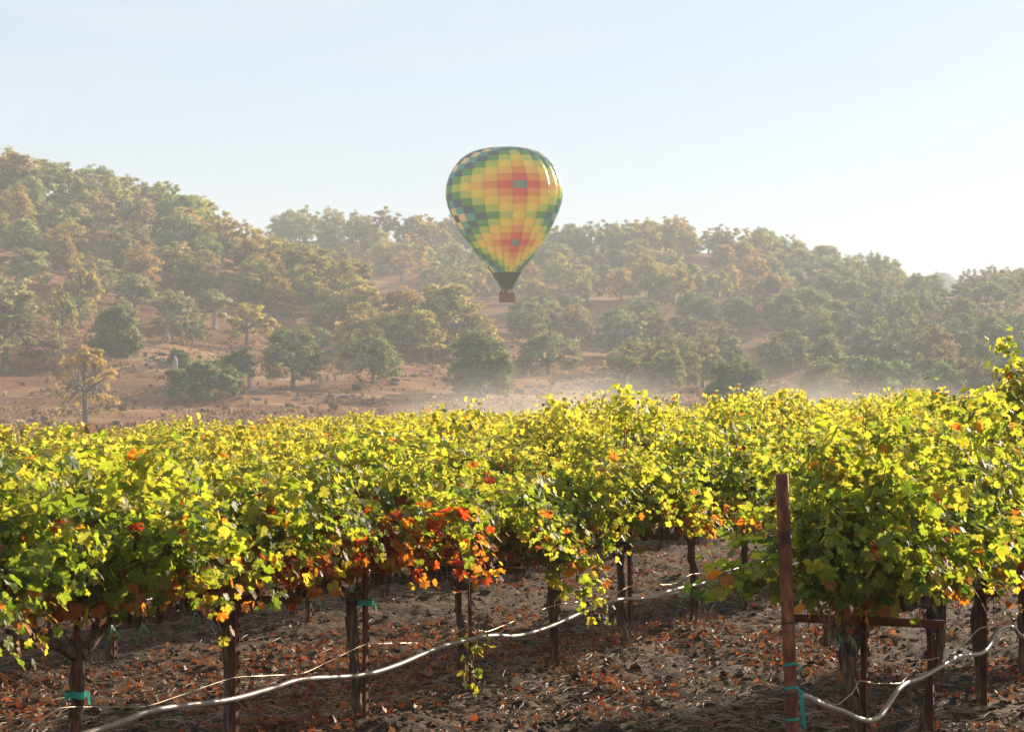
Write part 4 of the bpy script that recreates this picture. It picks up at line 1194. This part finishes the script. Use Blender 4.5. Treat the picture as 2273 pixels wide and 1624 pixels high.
def mat_fabric():
    m, nt, out = new_mat('balloon_fabric'); L = nt.links
    at = N(nt, 'ShaderNodeAttribute', attribute_name='Col'); t = N(nt, 'ShaderNodeTexCoord')
    nz_ = N(nt, 'ShaderNodeTexNoise', Scale=1.2, Detail=4); L.new(t.outputs['Object'], nz_.inputs['Vector'])
    b = N(nt, 'ShaderNodeBsdfPrincipled'); b.inputs['Roughness'].default_value = .36; b.inputs['Specular IOR Level'].default_value = .8
    L.new(at.outputs['Color'], b.inputs['Base Color'])
    bp = N(nt, 'ShaderNodeBump', Strength=.25, Distance=.15); L.new(nz_.outputs['Fac'], bp.inputs['Height']); L.new(bp.outputs[0], b.inputs['Normal'])
    gm = N(nt, 'ShaderNodeGamma'); gm.inputs['Gamma'].default_value = .70; L.new(at.outputs['Color'], gm.inputs['Color'])
    tr = N(nt, 'ShaderNodeBsdfTranslucent'); L.new(gm.outputs[0], tr.inputs['Color'])
    ms = N(nt, 'ShaderNodeMixShader'); ms.inputs[0].default_value = .68; L.new(b.outputs[0], ms.inputs[1]); L.new(tr.outputs[0], ms.inputs[2])
    L.new(ms.outputs[0], out.inputs[0]); return m
me.materials.append(mat_fabric())
eo = bpy.data.objects.new('envelope', me); link(eo); eo.parent = ball
# load tapes on the seams
m = MB()
for c in range(gores):
    a0 = c * 2 * pi / gores - pi / 2 + radians(16.6) - pi / gores
    V, f = tube(np.column_stack([(Rp + .01)[2:] * cos(a0), (Rp + .01)[2:] * sin(a0), Zp[2:]])[::3], .02, 4, False); m.add(V, f)
M_tapeb = mat_noise('load_tape', [(.3, (.05, .05, .05)), (.7, (.09, .085, .08))], 5, 2, .8, 0)
m.build('load_tape', M_tapeb, ball)
# burner frame, cables, basket
BW, BD, BH = 1.9, 1.2, 1.05
m = MB()
zt = Zp[-1]; FH = zt - .12
for sx in (-1, 1):
    for sy in (-1, 1):
        V, f = tube([[sx * BW * .42, sy * BD * .42, BH], [sx * .45, sy * .36, FH]], .035, 6); m.add(V, f)
        V, f = tube([[sx * .45, sy * .36, FH], [sx * .6, sy * .55, zt]], .015, 5); m.add(V, f)
for a_, b_ in (((-.45, -.4), (.45, -.4)), ((.45, -.4), (.45, .4)), ((.45, .4), (-.45, .4)), ((-.45, .4), (-.45, -.4))):
    V, f = tube([[*a_, FH], [*b_, FH]], .035, 6); m.add(V, f)
m.build('burner_frame', M_tapeb, ball)
m = MB()
for sx in (-.2, .2):
    V, f = tube([[sx, 0, FH - .18], [sx, 0, FH], [sx, 0, FH + .3]], [.10, .14, .13], 10); m.add(V, f)
m.build('burner', mat_noise('burner_steel', [(.3, (.3, .3, .3)), (.7, (.5, .5, .5))], 8, 2, .3, 0, metal=.9), ball, True)
bsk = empty('basket'); bsk.parent = ball; bsk.name = 'basket'
m = MB()
t_ = .07
box(m, (0, 0, .04), (BW, BD, .08))
for sy in (-1, 1): box(m, (0, sy * (BD / 2 - t_ / 2), BH / 2 + .04), (BW, t_, BH - .08))
for sx in (-1, 1): box(m, (sx * (BW / 2 - t_ / 2), 0, BH / 2 + .04), (t_, BD - 2 * t_, BH - .08))
m.build('wicker_wall', M_wicker, bsk)
m = MB(); V, f = tube([[x * BW / 2, y * BD / 2, BH + .03] for x, y in ((-1, -1), (1, -1), (1, 1), (-1, 1), (-1, -1))], .07, 8); m.add(V, f)
m.build('padded_rim', mat_noise('suede_rim', [(.3, (.10, .03, .02)), (.7, (.2, .07, .04))], 8, 3, .8, 0), bsk, True)

# people in the basket: full standing figures, one skinned surface each
def person(x, y, h, shirt, hair, lab, arm=0.0):
    vs = [(0, 0, .95), (0, 0, 1.15), (0, 0, 1.38), (0, 0, 1.5), (0, -.01, 1.58), (0, -.02, 1.68), (0, -.01, 1.76),
          (.18, 0, 1.42), (.24, -.08, 1.16), (.20, -.26, 1.10 + arm), (-.18, 0, 1.42), (-.24, -.08, 1.16), (-.20, -.26, 1.10),
          (.1, 0, .88), (.11, -.01, .5), (.11, 0, .08), (.11, -.12, .04), (-.1, 0, .88), (-.11, -.01, .5), (-.11, 0, .08), (-.11, -.12, .04)]
    es = [(0, 1), (1, 2), (2, 3), (3, 4), (4, 5), (5, 6), (2, 7), (7, 8), (8, 9), (2, 10), (10, 11), (11, 12), (0, 13), (13, 14), (14, 15), (15, 16), (0, 17), (17, 18), (18, 19), (19, 20)]
    rad = [.14, .13, .16, .06, .075, .10, .07, .065, .045, .035, .065, .045, .035, .09, .06, .04, .035, .09, .06, .04, .035]
    me = bpy.data.meshes.new('person'); s = h / 1.78
    me.from_pydata([tuple(np.array(v) * s) for v in vs], es, []); me.update()
    o = bpy.data.objects.new('person', me); link(o)
    md = o.modifiers.new('skin', 'SKIN'); sd = o.modifiers.new('sub', 'SUBSURF'); sd.levels = sd.render_levels = 1
    for i_, dd in enumerate(me.skin_vertices[0].data if me.skin_vertices else []):
        dd.radius = (rad[i_] * s, rad[i_] * s * .8); dd.use_root = (i_ == 0)
    m_, nt, out = new_mat('clothes_and_skin'); L = nt.links
    tcn = N(nt, 'ShaderNodeTexCoord'); sp = N(nt, 'ShaderNodeSeparateXYZ'); L.new(tcn.outputs['Object'], sp.inputs[0])
    dv = N(nt, 'ShaderNodeMath', operation='DIVIDE'); dv.inputs[1].default_value = 1.9 * s; L.new(sp.outputs[2], dv.inputs[0])
    rp_ = ramp(nt, [(0, (.03, .03, .05)), (.49, shirt), (.80, (.45, .24, .16)), (.905, hair)]); rp_.color_ramp.interpolation = 'CONSTANT'; L.new(dv.outputs[0], rp_.inputs[0])
    b = N(nt, 'ShaderNodeBsdfPrincipled'); b.inputs['Roughness'].default_value = .8; L.new(rp_.outputs[0], b.inputs['Base Color']); L.new(b.outputs[0], out.inputs[0])
    me.materials.append(m_)
    o.location = (bx(1126) + x, BY + y, bz(671) + .08)
    tag(o, lab, 'person', 'people riding in the balloon basket')
    return o
PPL = [(-.72, -.30, 1.52, (.03, .03, .05), (.02, .015, .01), 'person in dark clothing at the left end of the balloon basket'),
       (-.20, -.2, 1.58, (.03, .07, .10), (.05, .03, .02), 'person in dark blue jacket in the middle of the balloon basket'),
       (.40, -.3, 1.64, (.60, .58, .60), (.20, .12, .06), 'taller person in pale shirt right of middle in the balloon basket'),
       (.72, -.25, 1.50, (.62, .60, .64), (.06, .04, .03), 'person in pale shirt at the right end of the balloon basket')]
for a in PPL: person(*a)

# ------------------------------------------------------------------ haze
mb = MB(); box(mb, (200, 850, 50.5), (3400, 2500, 110)); hz = mb.build('haze', None or M_clip)
hm = bpy.data.materials.new('haze'); hm.use_nodes = True; hm.node_tree.nodes.clear()
ho = hm.node_tree.nodes.new('ShaderNodeOutputMaterial'); hv = hm.node_tree.nodes.new('ShaderNodeVolumePrincipled')
hv.inputs['Color'].default_value = (.88, .94, 1.0, 1); hv.inputs['Density'].default_value = .00052; hv.inputs['Anisotropy'].default_value = 0.0
hm.node_tree.links.new(hv.outputs[0], ho.inputs['Volume'])
hz.data.materials.clear(); hz.data.materials.append(hm); tag(hz, 'pale morning haze filling the valley air', 'haze', kind='stuff')

# dust hanging low over the field below the wood
mb = MB(); box(mb, (19, 190, 1.6), (70, 52, 7.6)); dc = mb.build('dust_cloud', M_clip)
dm = bpy.data.materials.new('dust'); dm.use_nodes = True; nt = dm.node_tree; nt.nodes.clear(); L = nt.links
do = nt.nodes.new('ShaderNodeOutputMaterial'); dv = nt.nodes.new('ShaderNodeVolumePrincipled')
dv.inputs['Color'].default_value = (.95, .90, .82, 1); dv.inputs['Anisotropy'].default_value = .4
t = N(nt, 'ShaderNodeTexCoord'); n1 = N(nt, 'ShaderNodeTexNoise', Scale=.085, Detail=4); L.new(t.outputs['Object'], n1.inputs['Vector'])
a1 = N(nt, 'ShaderNodeMapRange'); a1.inputs['From Min'].default_value = .46; a1.inputs['From Max'].default_value = .72; a1.inputs['To Max'].default_value = .045; L.new(n1.outputs['Fac'], a1.inputs['Value'])
sp = N(nt, 'ShaderNodeSeparateXYZ'); L.new(t.outputs['Generated'], sp.inputs[0])
cur = a1.outputs[0]
for ax, lo in ((0, .15), (1, .3)):
    for flip in (0, 1):
        f_ = N(nt, 'ShaderNodeMapRange', interpolation_type='SMOOTHSTEP'); f_.inputs['From Min'].default_value = 0 if not flip else 1; f_.inputs['From Max'].default_value = lo if not flip else 1 - lo
        L.new(sp.outputs[ax], f_.inputs['Value']); mm = N(nt, 'ShaderNodeMath', operation='MULTIPLY'); L.new(cur, mm.inputs[0]); L.new(f_.outputs[0], mm.inputs[1]); cur = mm.outputs[0]
f_ = N(nt, 'ShaderNodeMapRange', interpolation_type='SMOOTHSTEP'); f_.inputs['From Min'].default_value = 1; f_.inputs['From Max'].default_value = .1
L.new(sp.outputs[2], f_.inputs['Value']); mm = N(nt, 'ShaderNodeMath', operation='MULTIPLY'); L.new(cur, mm.inputs[0]); L.new(f_.outputs[0], mm.inputs[1])
L.new(mm.outputs[0], dv.inputs['Density']); L.new(dv.outputs[0], do.inputs['Volume'])
dc.data.materials.clear(); dc.data.materials.append(dm); tag(dc, 'drifting pale dust low over the field beyond the vines', 'dust', kind='stuff')
scene.cycles.volume_step_rate = 2.0
scene.cycles.volume_max_steps = 64

# dry grass and low scrub over the field and the open slope
r = np.random.default_rng(77); n = 26000
y = np.sqrt(r.uniform(120 ** 2, 420 ** 2, n)); u = r.uniform(-.27, .27, n); x = u * y
k = fbm(x / 16, y / 9, 4, 123) > r.uniform(-.9, .7, n); x, y = x[k], y[k]; n = len(x)
z = hill_h(x, y); hgt = r.gamma(3, .08, n) + .06; w = hgt * r.uniform(.25, .8, n)
pal = np.array([[.42, .30, .17], [.34, .20, .11], [.24, .12, .06], [.13, .11, .06], [.50, .38, .24]]); ci = pal[r.integers(0, 5, n)] * r.uniform(.7, 1.2, (n, 1))
V, C = [], []
for q in range(4):
    a = r.uniform(0, 6.28, n); ox = np.cos(a) * w; oy = np.sin(a) * w; lx = r.normal(0, .35, n) * hgt; ly = r.normal(0, .35, n) * hgt
    V.append(np.stack([np.column_stack([x - ox, y - oy, z - .05]), np.column_stack([x + ox, y + oy, z - .05]), np.column_stack([x + ox * .8 + lx, y + oy * .8 + ly, z + hgt * r.uniform(.6, 1, n)]), np.column_stack([x - ox * .3 + ly, y - oy * .3 + lx, z + hgt])], 1))
V = np.concatenate(V).reshape(-1, 3); k = np.arange(4 * n) * 4
m = MB(); m.add(V, np.stack([k, k + 1, k + 2, k + 3], -1), np.repeat(np.concatenate([ci] * 4), 4, 0))
o = m.build('dry_grass', mat_leaf('dry_grass_blade', .3, (1.2, 1.1, .8), .9, .05, veins=False)); tag(o, 'dry straw and brown grass covering field and open slope', 'dry grass', kind='stuff')
